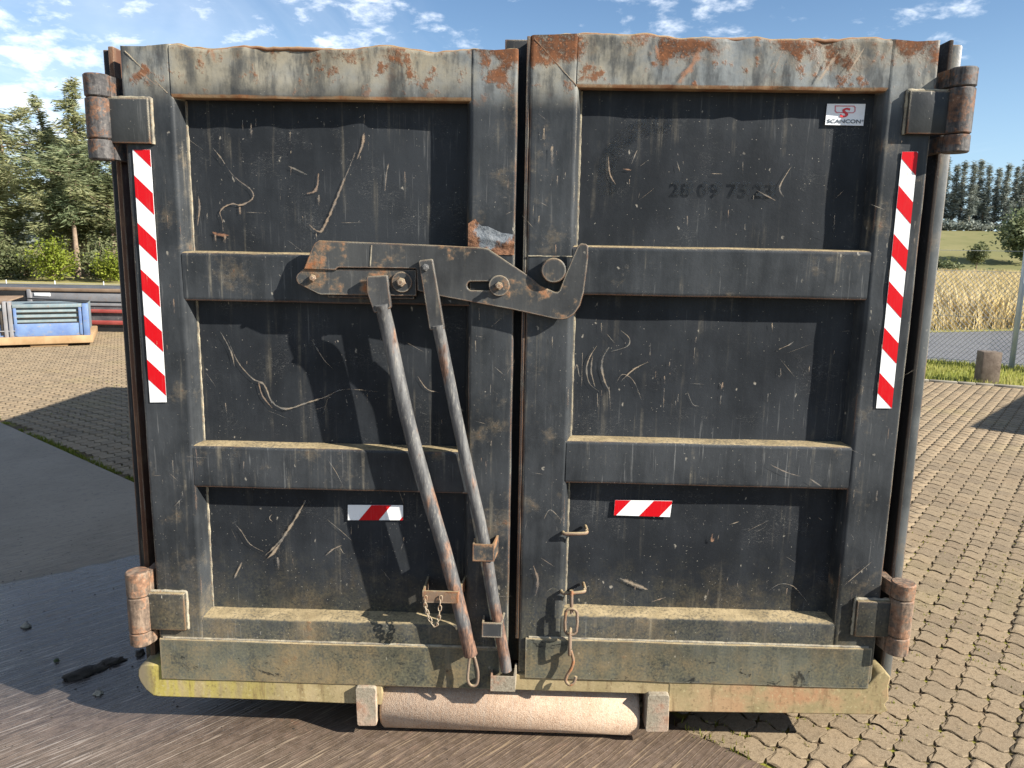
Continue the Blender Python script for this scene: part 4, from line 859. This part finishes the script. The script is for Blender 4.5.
RM = [([(0.202, 1.31), (0.181, 1.273), (0.172, 1.233), (0.184, 1.189), (0.214, 1.165)], .006, 0), ([(0.24, 1.306), (0.223, 1.274), (0.22, 1.239), (0.232, 1.195), (0.248, 1.165)], .010, 0), ([(0.275, 1.359), (0.302, 1.335), (0.296, 1.31), (0.248, 1.293)], .006, 0), ([(0.231, 1.348), (0.257, 1.319)], .003, 0), ([(0.281, 1.199), (0.319, 1.237), (0.363, 1.262)], .006, 0), ([(0.158, 1.288), (0.159, 1.067)], .004, 0), ([(0.245, 1.18), (0.259, 1.044)], .006, 0), ([(0.209, 1.159), (0.217, 1.048)], .005, 0), ([(0.136, 1.233), (0.142, 1.248), (0.15, 1.213)], .007, 0), ([(0.267, 1.191), (0.285, 1.221), (0.32, 1.202), (0.348, 1.142)], .003, 0), ([(0.6, 1.203), (0.593, 1.158)], .013, .25), ([(.597, 1.16), (.595, 1.10)], .010, .05), ([(0.509, 1.344), (0.506, 1.315)], .008, .2), ([(.506, 1.31), (.505, 1.24)], .005, 0), ([(0.431, 1.264), (0.429, 1.239)], .010, .1), ([(0.417, 1.219), (0.42, 1.184)], .010, .2), ([(.418, 1.18), (.42, 1.06)], .006, .1), ([(0.765, 1.31), (0.797, 1.326), (0.809, 1.336)], .005, 0), ([(0.739, 1.392), (0.743, 1.349)], .007, 0), ([(0.491, 1.171), (0.51, 1.131), (0.53, 1.125)], .006, 0), ([(0.19, 1.278), (0.187, 1.229), (0.201, 1.179)], .008, 0), ([(.368, 1.32), (.369, 1.24)], .005, 0), ([(.743, 1.17), (.744, 1.12)], .006, 0)]
RB = [([(0.794, 0.511), (0.829, 0.536), (0.87, 0.531), (0.902, 0.501), (0.934, 0.462)], .003, 0), ([(0.306, 0.54), (0.357, 0.52), (0.399, 0.503)], .018, 0), ([(0.599, 0.703), (0.598, 0.677), (0.608, 0.69)], .010, .7), ([(0.682, 0.747), (0.65, 0.735)], .005, 0), ([(0.41, 0.459), (0.459, 0.478)], .007, .2), ([(.62, .70), (.615, .67)], .007, .1), ([(.72, .68), (.715, .66)], .008, 0)]
yp = D-.0052
for d_, ls in ((dl, LT), (dl, LM), (dl, LB), (dr, RT), (dr, RM), (dr, RB)):
    x0 = min(p_[0] for l in ls for p_ in l[0])-.05; x1 = max(p_[0] for l in ls for p_ in l[0])+.1
    z0 = min(p_[1] for l in ls for p_ in l[0]); z1 = max(p_[1] for l in ls for p_ in l[0])
    for _ in range(13):
        x = rng.uniform(max(x0, -1.04 if d_ is dl else .14), min(x1+.25, -.24 if d_ is dl else .97)); z = rng.uniform(z0-.02, z1+.02)
        if rng.random() < .6: ls.append(([(x, z), (x+rng.uniform(-.004, .004), z-rng.uniform(.012, .05))], rng.uniform(.003, .008), rng.choice((0, 0, .1, .3))))
        else: a_ = rng.uniform(0, 3.1); L_ = rng.uniform(.02, .09); ls.append(([(x, z), (x+math.cos(a_)*L_, z+math.sin(a_)*L_)], rng.uniform(.001, .0025), 0))
    o = ribbons('scratches', ls, yp, M['scratch'], d_); o['kind'] = 'stuff'
FL = [([(-0.643, 0.944), (-0.611, 0.893), (-0.591, 0.848)], .003, 0), ([(-0.907, 0.924), (-0.911, 0.872)], .008, .2), ([(-1.059, 0.967), (-1.054, 0.838)], .008, .5), ([(-1.09, .935), (-1.02, .932)], .002, 0), ([(-1.17, 2.10), (-1.10, 2.045)], .008, .6), ([(-.98, 2.14), (-.96, 2.06)], .03, 1.), ([(-.945, 2.155), (-.93, 2.09)], .035, 1.)]
FR = [([(0.749, 0.956), (0.802, 0.932), (0.846, 0.92)], .006, .2), ([(0.874, 0.914), (0.912, 0.89)], .006, .1), ([(1.013, 0.563), (1.093, 0.647)], .004, 0), ([(.46, 2.18), (.44, 2.13), (.40, 2.08)], .035, 1.), ([(.33, 2.19), (.345, 2.14)], .02, 1.), ([(.70, 2.19), (.67, 2.11)], .006, .8), ([(.02, .60), (.035, .55), (.03, .50)], .012, .3), ([(.05, .76), (.07, .79), (.11, .75)], .004, 0), ([(.02, 1.95), (.025, 1.88)], .012, .1), ([(.045, 1.90), (.05, 1.80)], .016, .1), ([(.85, 2.17), (.80, 2.09)], .014, .2), ([(.92, 2.18), (.88, 2.11)], .008, .1)]
for d_, ls, xs in ((dl, FL, ((-1.20, -1.09), (-.18, -.075))), (dr, FR, ((-.01, .10), (1.01, 1.12)))):
    for _ in range(44):
        x = rng.uniform(*rng.choice(xs)); z = rng.uniform(.45, 2.0)
        if rng.random() < .6: ls.append(([(x, z), (x+rng.uniform(-.003, .003), z-rng.uniform(.01, .07))], rng.uniform(.002, .009), rng.choice((0, 0, .1, .4))))
        else: a_ = rng.uniform(0, 3.1); L_ = rng.uniform(.01, .06); ls.append(([(x, z), (x+math.cos(a_)*L_, z+math.sin(a_)*L_)], rng.uniform(.0012, .003), 0))
    o = ribbons('scratches', ls, -.0062, M['scratch'], d_); o['kind'] = 'stuff'
# faded painted number and ghost of an old emblem
for ch_, x_ in zip('28097523', (.412, .446, .497, .532, .583, .617, .640+.020, .694-.0)): text('painted_digit', ch_, x_-.0, 1.773, .056, D-.0048, M['ghost'], dr, bold=.0018)
def arc_poly(cx, cz, r0, r1, a0, a1, k=20):
    return [(cx+r1*math.cos(a0+(a1-a0)*i/k), cz+r1*math.sin(a0+(a1-a0)*i/k)) for i in range(k+1)]+[(cx+r0*math.cos(a1+(a0-a1)*i/k), cz+r0*math.sin(a1+(a0-a1)*i/k)) for i in range(k+1)]
plate('worn_emblem', [arc_poly(.36, 1.82, .125, .175, R(75), R(200))], D-.0052, D-.0044, M['ghost2'], dr, .0001)

# hazard strips: a white sheet with red slanted stripes
def hazard(name, quad, starts, width, slant, y, parent, horizontal=False):
    (ax, az), (bx, bz), (cx, cz), (dx, dz) = quad   # top-left, top-right, bottom-right, bottom-left
    base_ = plate(name, [[quad[0], quad[1], quad[2], quad[3]]], y-.0012, y, M['white'], parent, .0002)
    A, B, Cc, Dd = [Vector((q_[0], 0, q_[1])) for q_ in quad]
    def pt(u, v): return A.lerp(B, u).lerp(Dd.lerp(Cc, u), v)
    V, Fq = [], []
    for v0 in starts:
        v1 = v0+width
        if not horizontal: cand = [(0, v0), (1, v0+slant), (1, v1+slant), (0, v1)]; cl = 1
        else: cand = [(v0, 0), (v1, 0), (v1-slant, 1), (v0-slant, 1)]; cl = 0
        # clip against 0..1 on the running coordinate
        def clip(pl, lim, keep):
            out = []
            for i in range(len(pl)):
                a, b = pl[i], pl[(i+1) % len(pl)]; fa, fb = keep(a[cl]), keep(b[cl])
                if fa >= 0: out.append(a)
                if fa*fb < 0: s_ = fa/(fa-fb); out.append(tuple(a[q]+(b[q]-a[q])*s_ for q in (0, 1)))
            return out
        poly = clip(cand, 0, lambda c_: c_); poly = clip(poly, 1, lambda c_: 1-c_) if poly else poly
        if len(poly) < 3: continue
        V.append([pt(u, v) for u, v in poly])
    bm = bmesh.new()
    for pl in V:
        vs = [bm.verts.new((p_.x, y-.0018, p_.z)) for p_ in pl]; f_ = bm.faces.new(vs); f_.normal_update()
        if f_.normal.y > 0: f_.normal_flip()
    me = bpy.data.meshes.new('red_stripes'); bm.to_mesh(me); bm.free()
    # one printed sheet: join the stripes into the base mesh as a second material
    bmj = bmesh.new(); bmj.from_mesh(base_.data); nf = len(bmj.faces); bmj.from_mesh(me); bmj.faces.ensure_lookup_table()
    for f_ in bmj.faces[nf:]: f_.material_index = 1
    bmj.to_mesh(base_.data); bmj.free(); base_.data.materials.append(M['red']); bpy.data.meshes.remove(me)
    return base_
hazard('hazard_strip', [(-1.199, 1.873), (-1.146, 1.874), (-1.144, 1.110), (-1.197, 1.108)], [-.086+.1815*k for k in range(6)], .083, .069, -.003, dl)
hazard('hazard_strip', [(1.056, 1.899), (1.101, 1.900), (1.104, 1.143), (1.057, 1.142)], [-.058+.1825*k for k in range(6)], .083, .063, -.003, dr)
hazard('reflector_strip', [(-.591, .769), (-.410, .773), (-.410, .722), (-.592, .717)], [.43, 1.17], .36, .23, D-.006, dl, True)
hazard('reflector_strip', [(.279, .809), (.462, .811), (.458, .757), (.277, .758)], [-.085, .685], .36, .235, D-.006, dr, True)
# maker's sticker with its logo
stk = plate('sticker', [[(.849, 2.038), (.960, 2.039), (.959, 1.978), (.848, 1.979)]], D-.0075, D-.006, M['sticker'], ct, .0002); tag(stk, 'white sticker with a red logo and dark lettering')
text('lettering', 'SCANCON', .8525, 1.9845, .0148, D-.0085, M['sgrey'], stk, sx=1.36, bold=.0003); text('lettering', '®', .9525, 1.9885, .008, D-.0085, M['sgrey'], stk)
def rrect(x0, x1, z0, z1, r, k=4):
    o_ = []
    for (cx, cz, a0) in ((x1-r, z1-r, 0), (x0+r, z1-r, 90), (x0+r, z0+r, 180), (x1-r, z0+r, 270)):
        o_ += [(cx+r*math.cos(R(a0+90*i/k)), cz+r*math.sin(R(a0+90*i/k))) for i in range(k+1)]
    return o_
plate('logo_outline', [[(.871, 2.0335), (.927, 2.0335), (.932, 2.029), (.932, 2.017), (.926, 2.0125), (.8765, 2.0125), (.872, 2.017)], [(.8745, 2.031), (.925, 2.031), (.929, 2.0275), (.929, 2.018), (.925, 2.015), (.879, 2.015), (.875, 2.019)]], D-.0085, D-.0078, M['slred'], stk, .0001)
text('logo_letter', 'S', .886, 2.0015, .036, D-.0092, M['sred'], stk, sx=1.45, shear=.25, bold=.0009)

# hinges
def hinge(axx, zs, px0, px1, pz0, pz1, barrel, side, lab):
    axx *= .990; zs = [1.61-(1.61-z_)*.988 for z_ in zs]
    h = empty('hinge', lab, None); del h['category']; h.parent = ct
    bm = bmesh.new(); add_box(bm, px0, px1, -.019, .004, pz0, pz1, .003); fin('hinge_plate', bm, M['hingeplate'], h, 40)
    for i, (za, zb) in enumerate(zip(zs[:-1], zs[1:])):
        bm = bmesh.new(); cyl(bm, (axx, -.012, 0), (0, 0, 1), .0365, min(za, zb)+.0012, max(za, zb)-.0012, 32, .0035)
        for v in bm.verts: v.co += Vector((jit(v.co, .0012, 22), jit(v.co+Vector((9, 0, 0)), .0012, 22), 0))
        fin('knuckle', bm, barrel, h, 40)
        bm = bmesh.new()
        if i == 1: add_box(bm, min(axx, (px0 if side < 0 else px1)), max(axx, (px0 if side < 0 else px1)), -.015, .015, pz0+.006, pz1-.006, .002)
        else:   # strap that sweeps back to the corner post
            a0 = axx-side*.020
            pr = [(a0-side*.018, -.012), (a0-side*.026, .03), (a0-side*.02, .10), (a0+side*.0, .10), (a0-side*.0, .0)]
            extrude(bm, pr, lambda u, v, t_: Vector((u, v, t_)), [min(za, zb)+.004, max(za, zb)-.004], closed=True); bmesh.ops.recalc_face_normals(bm, faces=bm.faces)
        fin('strap', bm, barrel if i != 1 else M['hingeplate'], h, 40)
    # weld bead round the plate
    inner = px1 if side < 0 else px0; outer = px0 if side < 0 else px1
    path = [(outer+(inner-outer)*i/14, -.004, pz1+.002) for i in range(15)]+[(inner-side*.002, -.004, pz1-(pz1-pz0)*i/14) for i in range(15)]
    path = [Vector(p_)+Vector((rng.uniform(-.001, .001), 0, rng.uniform(-.001, .001))) for p_ in path]
    bm = bmesh.new(); tube(bm, path, [.0045+.0018*rng.random() for _ in path], 6); fin('weld_bead', bm, M['weld'], h, 70)
hinge(-1.300, (2.089, 2.022, 1.903, 1.843), -1.266, -1.137, 1.890, 2.018, M['knuckle'], -1, 'upper left hinge with brown worn barrel')
hinge(1.2135, (2.135, 2.080, 1.951, 1.899), 1.056, 1.184, 1.947, 2.065, M['knuckle'], 1, 'upper right hinge with brown barrel')
hinge(-1.286, (.535, .449, .324, .275), -1.258, -1.121, .344, .473, M['barrel_low'], -1, 'lower left hinge with dusty rusted barrel')
hinge(1.208, (.572, .517, .388, .325), 1.056, 1.172, .394, .516, M['barrel_low'], 1, 'lower right hinge with dusty rusted barrel')

# hull behind the doors
box('corner_post', -1.312, -1.288, .078, .20, .17, 2.172, M['dark'], ct, .003); box('post_flange', -1.287, -1.270, .060, .20, .16, 2.178, M['rustedge'], ct, .003)
box('corner_post', 1.203, 1.239, .078, .22, .19, 2.214, M['post'], ct, .008); box('post_flange', 1.190, 1.202, .062, .20, .18, 2.222, M['flange_shaded'], ct, .003)
box('seal_web', -1.269, -1.222, .14, .18, .17, 2.15, M['dark'], ct, .0); box('seal_web', 1.137, 1.187, .14, .18, .19, 2.20, M['dark'], ct, .0)
for nm, x0, x1 in (('side_wall', -1.262, -1.240), ('side_wall', 1.190, 1.212)):
    bm = bmesh.new(); add_box(bm, x0, x1, .19, 4.6, .21, 2.15, .004)
    fin(nm, bm, M['wall'], ct, 40)
for k in range(8):
    y = .55+k*.52; box('side_rib', -1.30, -1.262, y, y+.07, .22, 2.10, M['wall'], ct, .006); box('side_rib', 1.212, 1.244, y, y+.07, .22, 2.10, M['wall'], ct, .006)
box('top_tube', -1.30, -1.225, .2, 4.6, 2.10, 2.19, M['wall'], ct, .01); box('top_tube', 1.18, 1.25, .2, 4.6, 2.12, 2.215, M['wall'], ct, .01)
box('front_wall', -1.24, 1.19, 4.55, 4.6, .21, 2.17, M['wall'], ct, .004); box('floor', -1.26, 1.21, .10, 4.58, .212, .25, M['dark'], ct, .0)
for x in (-.53, .44): box('runner', x-.04, x+.04, .20, 4.5, -.028, .210, M['dark'], ct, .006)
# floor beam under the doors with its notch for the roller
def rnd(pts_, r=.02, k=4):
    out = []
    n_ = len(pts_)
    for i in range(n_):
        p_, q_, s_ = Vector(pts_[i-1]), Vector(pts_[i]), Vector(pts_[(i+1) % n_]); a = (p_-q_); b = (s_-q_); rr_ = min(r, a.length*.45, b.length*.45)
        a.normalize(); b.normalize(); A, B = q_+a*rr_, q_+b*rr_
        for j in range(k+1): t_ = j/k; out.append(tuple((A*(1-t_)**2+q_*2*t_*(1-t_)+B*t_*t_)))
    return out
left = [(-1.235, .0955), (-1.252, .098), (-1.275, .118), (-1.292, .145), (-1.298, .165), (-1.296, .188), (-1.287, .201), (-1.27, .2045)]
beam = [(-.480, .208), (-.480, .092)]+[(-.9, .0955)]+left+[(-1.222, .205)]
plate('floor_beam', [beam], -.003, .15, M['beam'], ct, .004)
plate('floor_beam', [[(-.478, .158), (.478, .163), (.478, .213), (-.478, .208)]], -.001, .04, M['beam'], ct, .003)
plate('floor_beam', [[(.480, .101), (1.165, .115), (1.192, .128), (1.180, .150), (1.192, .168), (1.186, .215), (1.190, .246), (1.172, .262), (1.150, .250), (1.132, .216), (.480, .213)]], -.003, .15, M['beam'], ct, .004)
bm = bmesh.new(); cyl(bm, (0, .074, .0565), (1, 0, 0), .085, -.486, .386, 48, .010)
for v in bm.verts: v.co += Vector((0, jit(v.co, .0012, 9), jit(v.co+Vector((4, 0, 0)), .0012, 9)))
fin('roller', bm, M['roller'], ct, 50)
bm = bmesh.new(); cyl(bm, (0, .074, .060), (1, 0, 0), .022, -.57, .49, 20, .002); fin('roller_axle', bm, M['dark'], ct, 50)
plate('roller_bracket', [rnd([(-.560, .160), (-.496, .160), (-.494, .024), (-.556, .022)], .008)], -.022, .10, M['bracket'], ct, .002)
plate('roller_bracket', [rnd([(.406, .166), (.474, .168), (.477, .038), (.405, .035)], .008)], -.022, .10, M['bracket'], ct, .002)

# ------------------------------------------------------------------ latch gear
hookp = [(-.684, 1.535), (-.657, 1.598), (-.650, 1.609), (-.637, 1.616), (-.279, 1.608), (-.152, 1.603), (-.138, 1.601), (-.010, 1.519), (.019, 1.495), (.063, 1.477), (.072, 1.477), (.079, 1.483), (.095, 1.530), (.127, 1.610), (.132, 1.617), (.139, 1.621), (.151, 1.619), (.156, 1.614), (.157, 1.581), (.148, 1.480), (.138, 1.441), (.122, 1.416), (.105, 1.404), (.088, 1.400), (.065, 1.401), (-.06, 1.426), (-.279, 1.462), (-.345, 1.477), (-.347, 1.538), (-.352, 1.542), (-.582, 1.541), (-.588, 1.539), (-.591, 1.534)]
slot = [(-.19, 1.507), (-.130, 1.508), (-.122, 1.500), (-.122, 1.486), (-.130, 1.478), (-.189, 1.477), (-.198, 1.484), (-.200, 1.493), (-.197, 1.502)]
lg = ct
hk = plate('latch_hook', [hookp, slot], -.040, -.025, M['hook'], lg, .0022)
bm = bmesh.new(); tube(bm, [(-.487+.0005*i, -.040, 1.545+.0062*i) for i in range(11)], .0022, 5); fin('weld_bead', bm, M['weld'], hk, 70)
sl_ = plate('slide_plate', [[(-.711, 1.508), (-.707, 1.516), (-.690, 1.530), (-.684, 1.533), (-.593, 1.533), (-.353, 1.535), (-.352, 1.461), (-.639, 1.459), (-.648, 1.462), (-.706, 1.490), (-.710, 1.497)]], -.034, -.022, M['hook'], lg, .0022)
bx = plate('guide_block', [[(-.62, 1.45), (-.36, 1.45), (-.36, 1.56), (-.62, 1.56)]], -.0225, .004, M['dark'], lg, .002); plate('guide_block', [[(-.19, 1.46), (-.07, 1.46), (-.07, 1.54), (-.19, 1.54)]], -.0245, .004, M['dark'], lg, .002)
def bolt(x, z, y, rw, rb, hb, washer=True, mtb='rusty'):
    b0 = None
    bm = bmesh.new()
    if washer:
        cyl(bm, (x, y, z), (0, -1, 0), rw, 0, .007, 28, .0015); b0 = fin('washer', bm, M['hook'], lg, 40)
        bm = bmesh.new()
    # hexagonal nut and threaded end
    cyl(bm, (x, y-(.007 if washer else 0), z), (0, -1, 0), rb, 0, hb*.6, 6, .001); cyl(bm, (x, y-(.007 if washer else 0)-hb*.6, z), (0, -1, 0), rb*.62, 0, hb*.5, 14, .001)
    return fin('bolt', bm, M[mtb], b0 or lg, 35)
bolt(-.661, 1.507, -.034, 0, .0105, .016, False); bolt(-.393, 1.500, -.034, .031, .0135, .024); bolt(-.102, 1.495, -.040, .031, .012, .022)
bm = bmesh.new(); cyl(bm, (.058, .004, 1.543), (0, -1, 0), .0365, 0, .064, 36, .003); fin('latch_pin', bm, M['hook'], lg, 40)
# lever pipes: forged flat heads that run into round pipes
def lever(name, head, path, rad, y0, hb, lab):
    e = empty(name, lab, None); del e['category']; e.parent = ct
    plate('lever_head', [rnd(head, .004, 2)], hb[0], hb[1], M['head'], e, .0025)
    ps = smooth_path([(p_[0], y0 if i else hb[0]+.008, p_[1]) for i, p_ in enumerate(path)], 7)
    bm = bmesh.new(); tube(bm, [p_+Vector((.0008*mnoise.noise(p_*9), 0, 0)) for p_ in ps], [rad*(1+.03*mnoise.noise(p_*14)) for p_ in ps], 20); fin('pipe', bm, M['pipe'], e, 60)
    return e
l1 = lever('lever', [(-.492, 1.514), (-.434, 1.518), (-.430, 1.476), (-.424, 1.425), (-.472, 1.410), (-.492, 1.470)], [(-.452, 1.436), (-.437, 1.355), (-.379, 1.080), (-.311, .820), (-.263, .652), (-.214, .459), (-.178, .30)], .0222, -.036, (-.062, -.044), 'left lever pipe with pale worn paint')
l2 = lever('lever', [(-.338, 1.563), (-.300, 1.568), (-.265, 1.366), (-.306, 1.362)], [(-.284, 1.376), (-.261, 1.251), (-.227, 1.083), (-.185, .895), (-.139, .692), (-.105, .490), (-.073, .317), (-.062, .245)], .0182, -.030, (-.060, -.042), 'right lever pipe with grey worn paint')
for x in (-.319,): bolt(x, 1.545, -.060, 0, .011, .010, False, 'pipe')
# open ring at the foot of the left lever
bm = bmesh.new()
ring_ = [(-.180, -.045, .300), (-.184, -.047, .262), (-.186, -.05, .222), (-.178, -.052, .203), (-.164, -.052, .200), (-.154, -.05, .212), (-.153, -.048, .245), (-.160, -.047, .280), (-.166, -.046, .300)]
tube(bm, smooth_path(ring_, 6), .0048, 10); fin('foot_ring', bm, M['rusty'], l1, 60)
# U brackets that hold the pipes
def ubracket(x0, x1, z0, z1, depth, back, mt, flare=0., y_in=0.):
    bm = bmesh.new(); th = .006
    pr = [(x0, back), (x0, -depth), (x1, -depth), (x1+flare, back), (x1+flare-th, back), (x1-th, -depth+th), (x0+th, -depth+th), (x0+th, back)]
    extrude(bm, pr, lambda u, v, t_: Vector((u, v, t_+(.012 if (v > -depth+th+.001 and u > x0+.02) else 0))), [z0, z1], closed=True)
    bmesh.ops.recalc_face_normals(bm, faces=bm.faces); return fin('pipe_bracket', bm, mt, ct)
b1 = ubracket(-.331, -.218, .490, .529, .062, .05, M['rusty'], .022)
ubracket(-.173, -.106, .630, .686, .052, .002, M['hook'], .012); ubracket(-.141, -.077, .372, .421, .052, .002, M['hook'], .008); b4 = ubracket(-.111, -.031, .184, .236, .054, .012, M['bracket'], .004)
plate('bracket_foot', [[(-.104, .188), (-.037, .189), (-.037, .196), (-.104, .195)]], -.050, .010, M['bracket'], b4, .001)
# fine retaining chain on the left bracket
def chain_link(bm, c, ax1, ax2, L_, w_, r):
    c = Vector(c); a = Vector(ax1).normalized(); b = Vector(ax2).normalized(); k = 14; ps = []
    for i in range(k):
        an = 2*math.pi*i/k; cx, sx_ = math.cos(an), math.sin(an)
        ps.append(c+a*(sx_*w_/2+(L_/2-w_/2)*(1 if sx_ > 0.01 else -1 if sx_ < -.01 else 0))+b*cx*w_/2)
    rings = []
    n_ = len(ps)
    for i in range(n_):
        d = (ps[(i+1) % n_]-ps[i-1]).normalized(); u = a.cross(b); v = d.cross(u)
        rings.append([bm.verts.new(ps[i]+(u*math.cos(2*math.pi*j/7)+v*math.sin(2*math.pi*j/7))*r) for j in range(7)])
    for i in range(n_):
        for j in range(7): bm.faces.new((rings[i][j], rings[i][(j+1) % 7], rings[(i+1) % n_][(j+1) % 7], rings[(i+1) % n_][j]))
ch = empty('chain', 'thin rusty chain looped on the left pipe bracket', None); del ch['category']; ch.parent = ct
cp = smooth_path([(-.318, -.068, .520), (-.322, -.070, .490), (-.313, -.070, .455), (-.300, -.071, .425), (-.290, -.071, .418), (-.281, -.071, .430), (-.276, -.070, .460), (-.274, -.069, .490), (-.272, -.067, .510)], 3)
acc = 0.; last = cp[0]; i_ = 0
for p_, q_ in zip(cp[:-1], cp[1:]):
    acc += (q_-p_).length
    if acc >= .0105:
        acc = 0; d = (q_-p_).normalized(); bm = bmesh.new()
        o_ = Vector((0, 1, 0)) if i_ % 2 else d.cross(Vector((0, 1, 0)))
        chain_link(bm, (p_+q_)/2, d, o_, .019, .010, .0018); fin('link', bm, M['rusty'], ch, 60); i_ += 1
# catch rods and hanging chain on the right door
bm = bmesh.new(); tube(bm, smooth_path([(.118, .045, .714), (.112, -.008, .714), (.128, -.018, .716), (.176, -.014, .717), (.188, .0, .718), (.186, .05, .718)], 5), .0055, 9); fin('catch_rod', bm, M['rusty'], dr, 60)
bm = bmesh.new(); tube(bm, smooth_path([(.118, .045, .514), (.112, -.008, .514), (.128, -.020, .516), (.176, -.016, .519), (.188, .0, .520), (.186, .05, .520)], 5), .0055, 9); fin('catch_rod', bm, M['rusty'], dr, 60)
rc = empty('chain', 'rusty hook chain hanging on the right door', None); del rc['category']; rc.parent = ct
bm = bmesh.new(); tube(bm, [(.143, -.028, .530), (.144, -.03, .49), (.146, -.03, .452)], .0060, 10); fin('link', bm, M['rusty'], rc, 60)
bm = bmesh.new(); chain_link(bm, (.1445, -.034, .425), (0, 0, 1), (1, 0, 0), .090, .040, .0050); fin('link', bm, M['rusty'], rc, 60)
bm = bmesh.new(); chain_link(bm, (.1435, -.032, .355), (0, 0, 1), (.15, 1, 0), .090, .030, .0050); fin('link', bm, M['rusty'], rc, 60)
bm = bmesh.new(); tube(bm, smooth_path([(.146, -.030, .325), (.156, -.034, .290), (.150, -.036, .262), (.136, -.037, .235), (.134, -.038, .218), (.146, -.040, .207), (.160, -.040, .216), (.166, -.038, .236)], 6), .0052, 10); fin('link', bm, M['rusty'], rc, 60)

# ------------------------------------------------------------------ clods and pebbles on the wet slab
def clod(name, label, x, y, sx_, sy_, sz_, seed, mt, rot=0., group=None, cat='clod'):
    bm = bmesh.new(); bmesh.ops.create_icosphere(bm, subdivisions=3, radius=1)
    for v in bm.verts:
        c = v.co.copy(); k = 1+.55*mnoise.noise(c*1.6+Vector((seed, 0, 0)))+.25*mnoise.noise(c*4.5+Vector((0, seed, 0)))
        v.co = Vector((c.x*sx_*k, c.y*sy_*k, max(c.z*sz_*k, -.2*sz_)))
    o = fin(name, bm, mt, None, 80); o.location = (x*1.0186, -2.34+(y+2.34)*1.0186, .004+.1*sz_); o.rotation_euler.z = rot; return tag(o, label, cat, group)
clod('mud_clod', 'long dark mud clod, largest on the wet slab', -1.655, .262, .075, .026, .018, 1, M['clod'], .75)
clod('mud_clod', 'middle dark mud clod behind the largest one', -1.595, .345, .045, .022, .014, 2, M['clod'], .6)
clod('mud_clod', 'small dark clod nearest to the hinge barrel', -1.52, .415, .020, .018, .014, 3, M['clod'], .2)
clod('pebble', 'pale pebble at the left of the wet slab', -2.10, .60, .018, .014, .012, 4, M['kerb'], cat='pebble')
clod('pebble', 'small dull pebble between the mud clod and the shadow border', -1.53, .14, .015, .013, .010, 5, M['kerb'], cat='pebble')
clod('pebble', 'tiny greenish pebble left of the mud clods', -1.81, .345, .010, .009, .008, 6, M['bush'], cat='pebble')
gr_ = []
for _ in range(420):
    x = nrg.uniform(-3.2, .5); y = nrg.uniform(-.35, 1.2)
    if mnoise.noise(Vector((x*2, y*2, 9))) < -.1: continue
    gr_.append((x, y, nrg.uniform(.0015, .006)))
V, Fq = [], []
for x, y, r in gr_:
    b_ = len(V); a_ = nrg.uniform(0, 6.28)
    for k in range(5): V.append((x+r*math.cos(a_+k*1.257)*nrg.uniform(.7, 1.3), y+r*math.sin(a_+k*1.257)*nrg.uniform(.7, 1.3), .0015))
    V.append((x, y, .002+r*.7))
    for k in range(5): Fq.append((b_+k, b_+(k+1) % 5, b_+5))
o = np_mesh('loose_grit', V, Fq, M['clod']); o['kind'] = 'stuff'
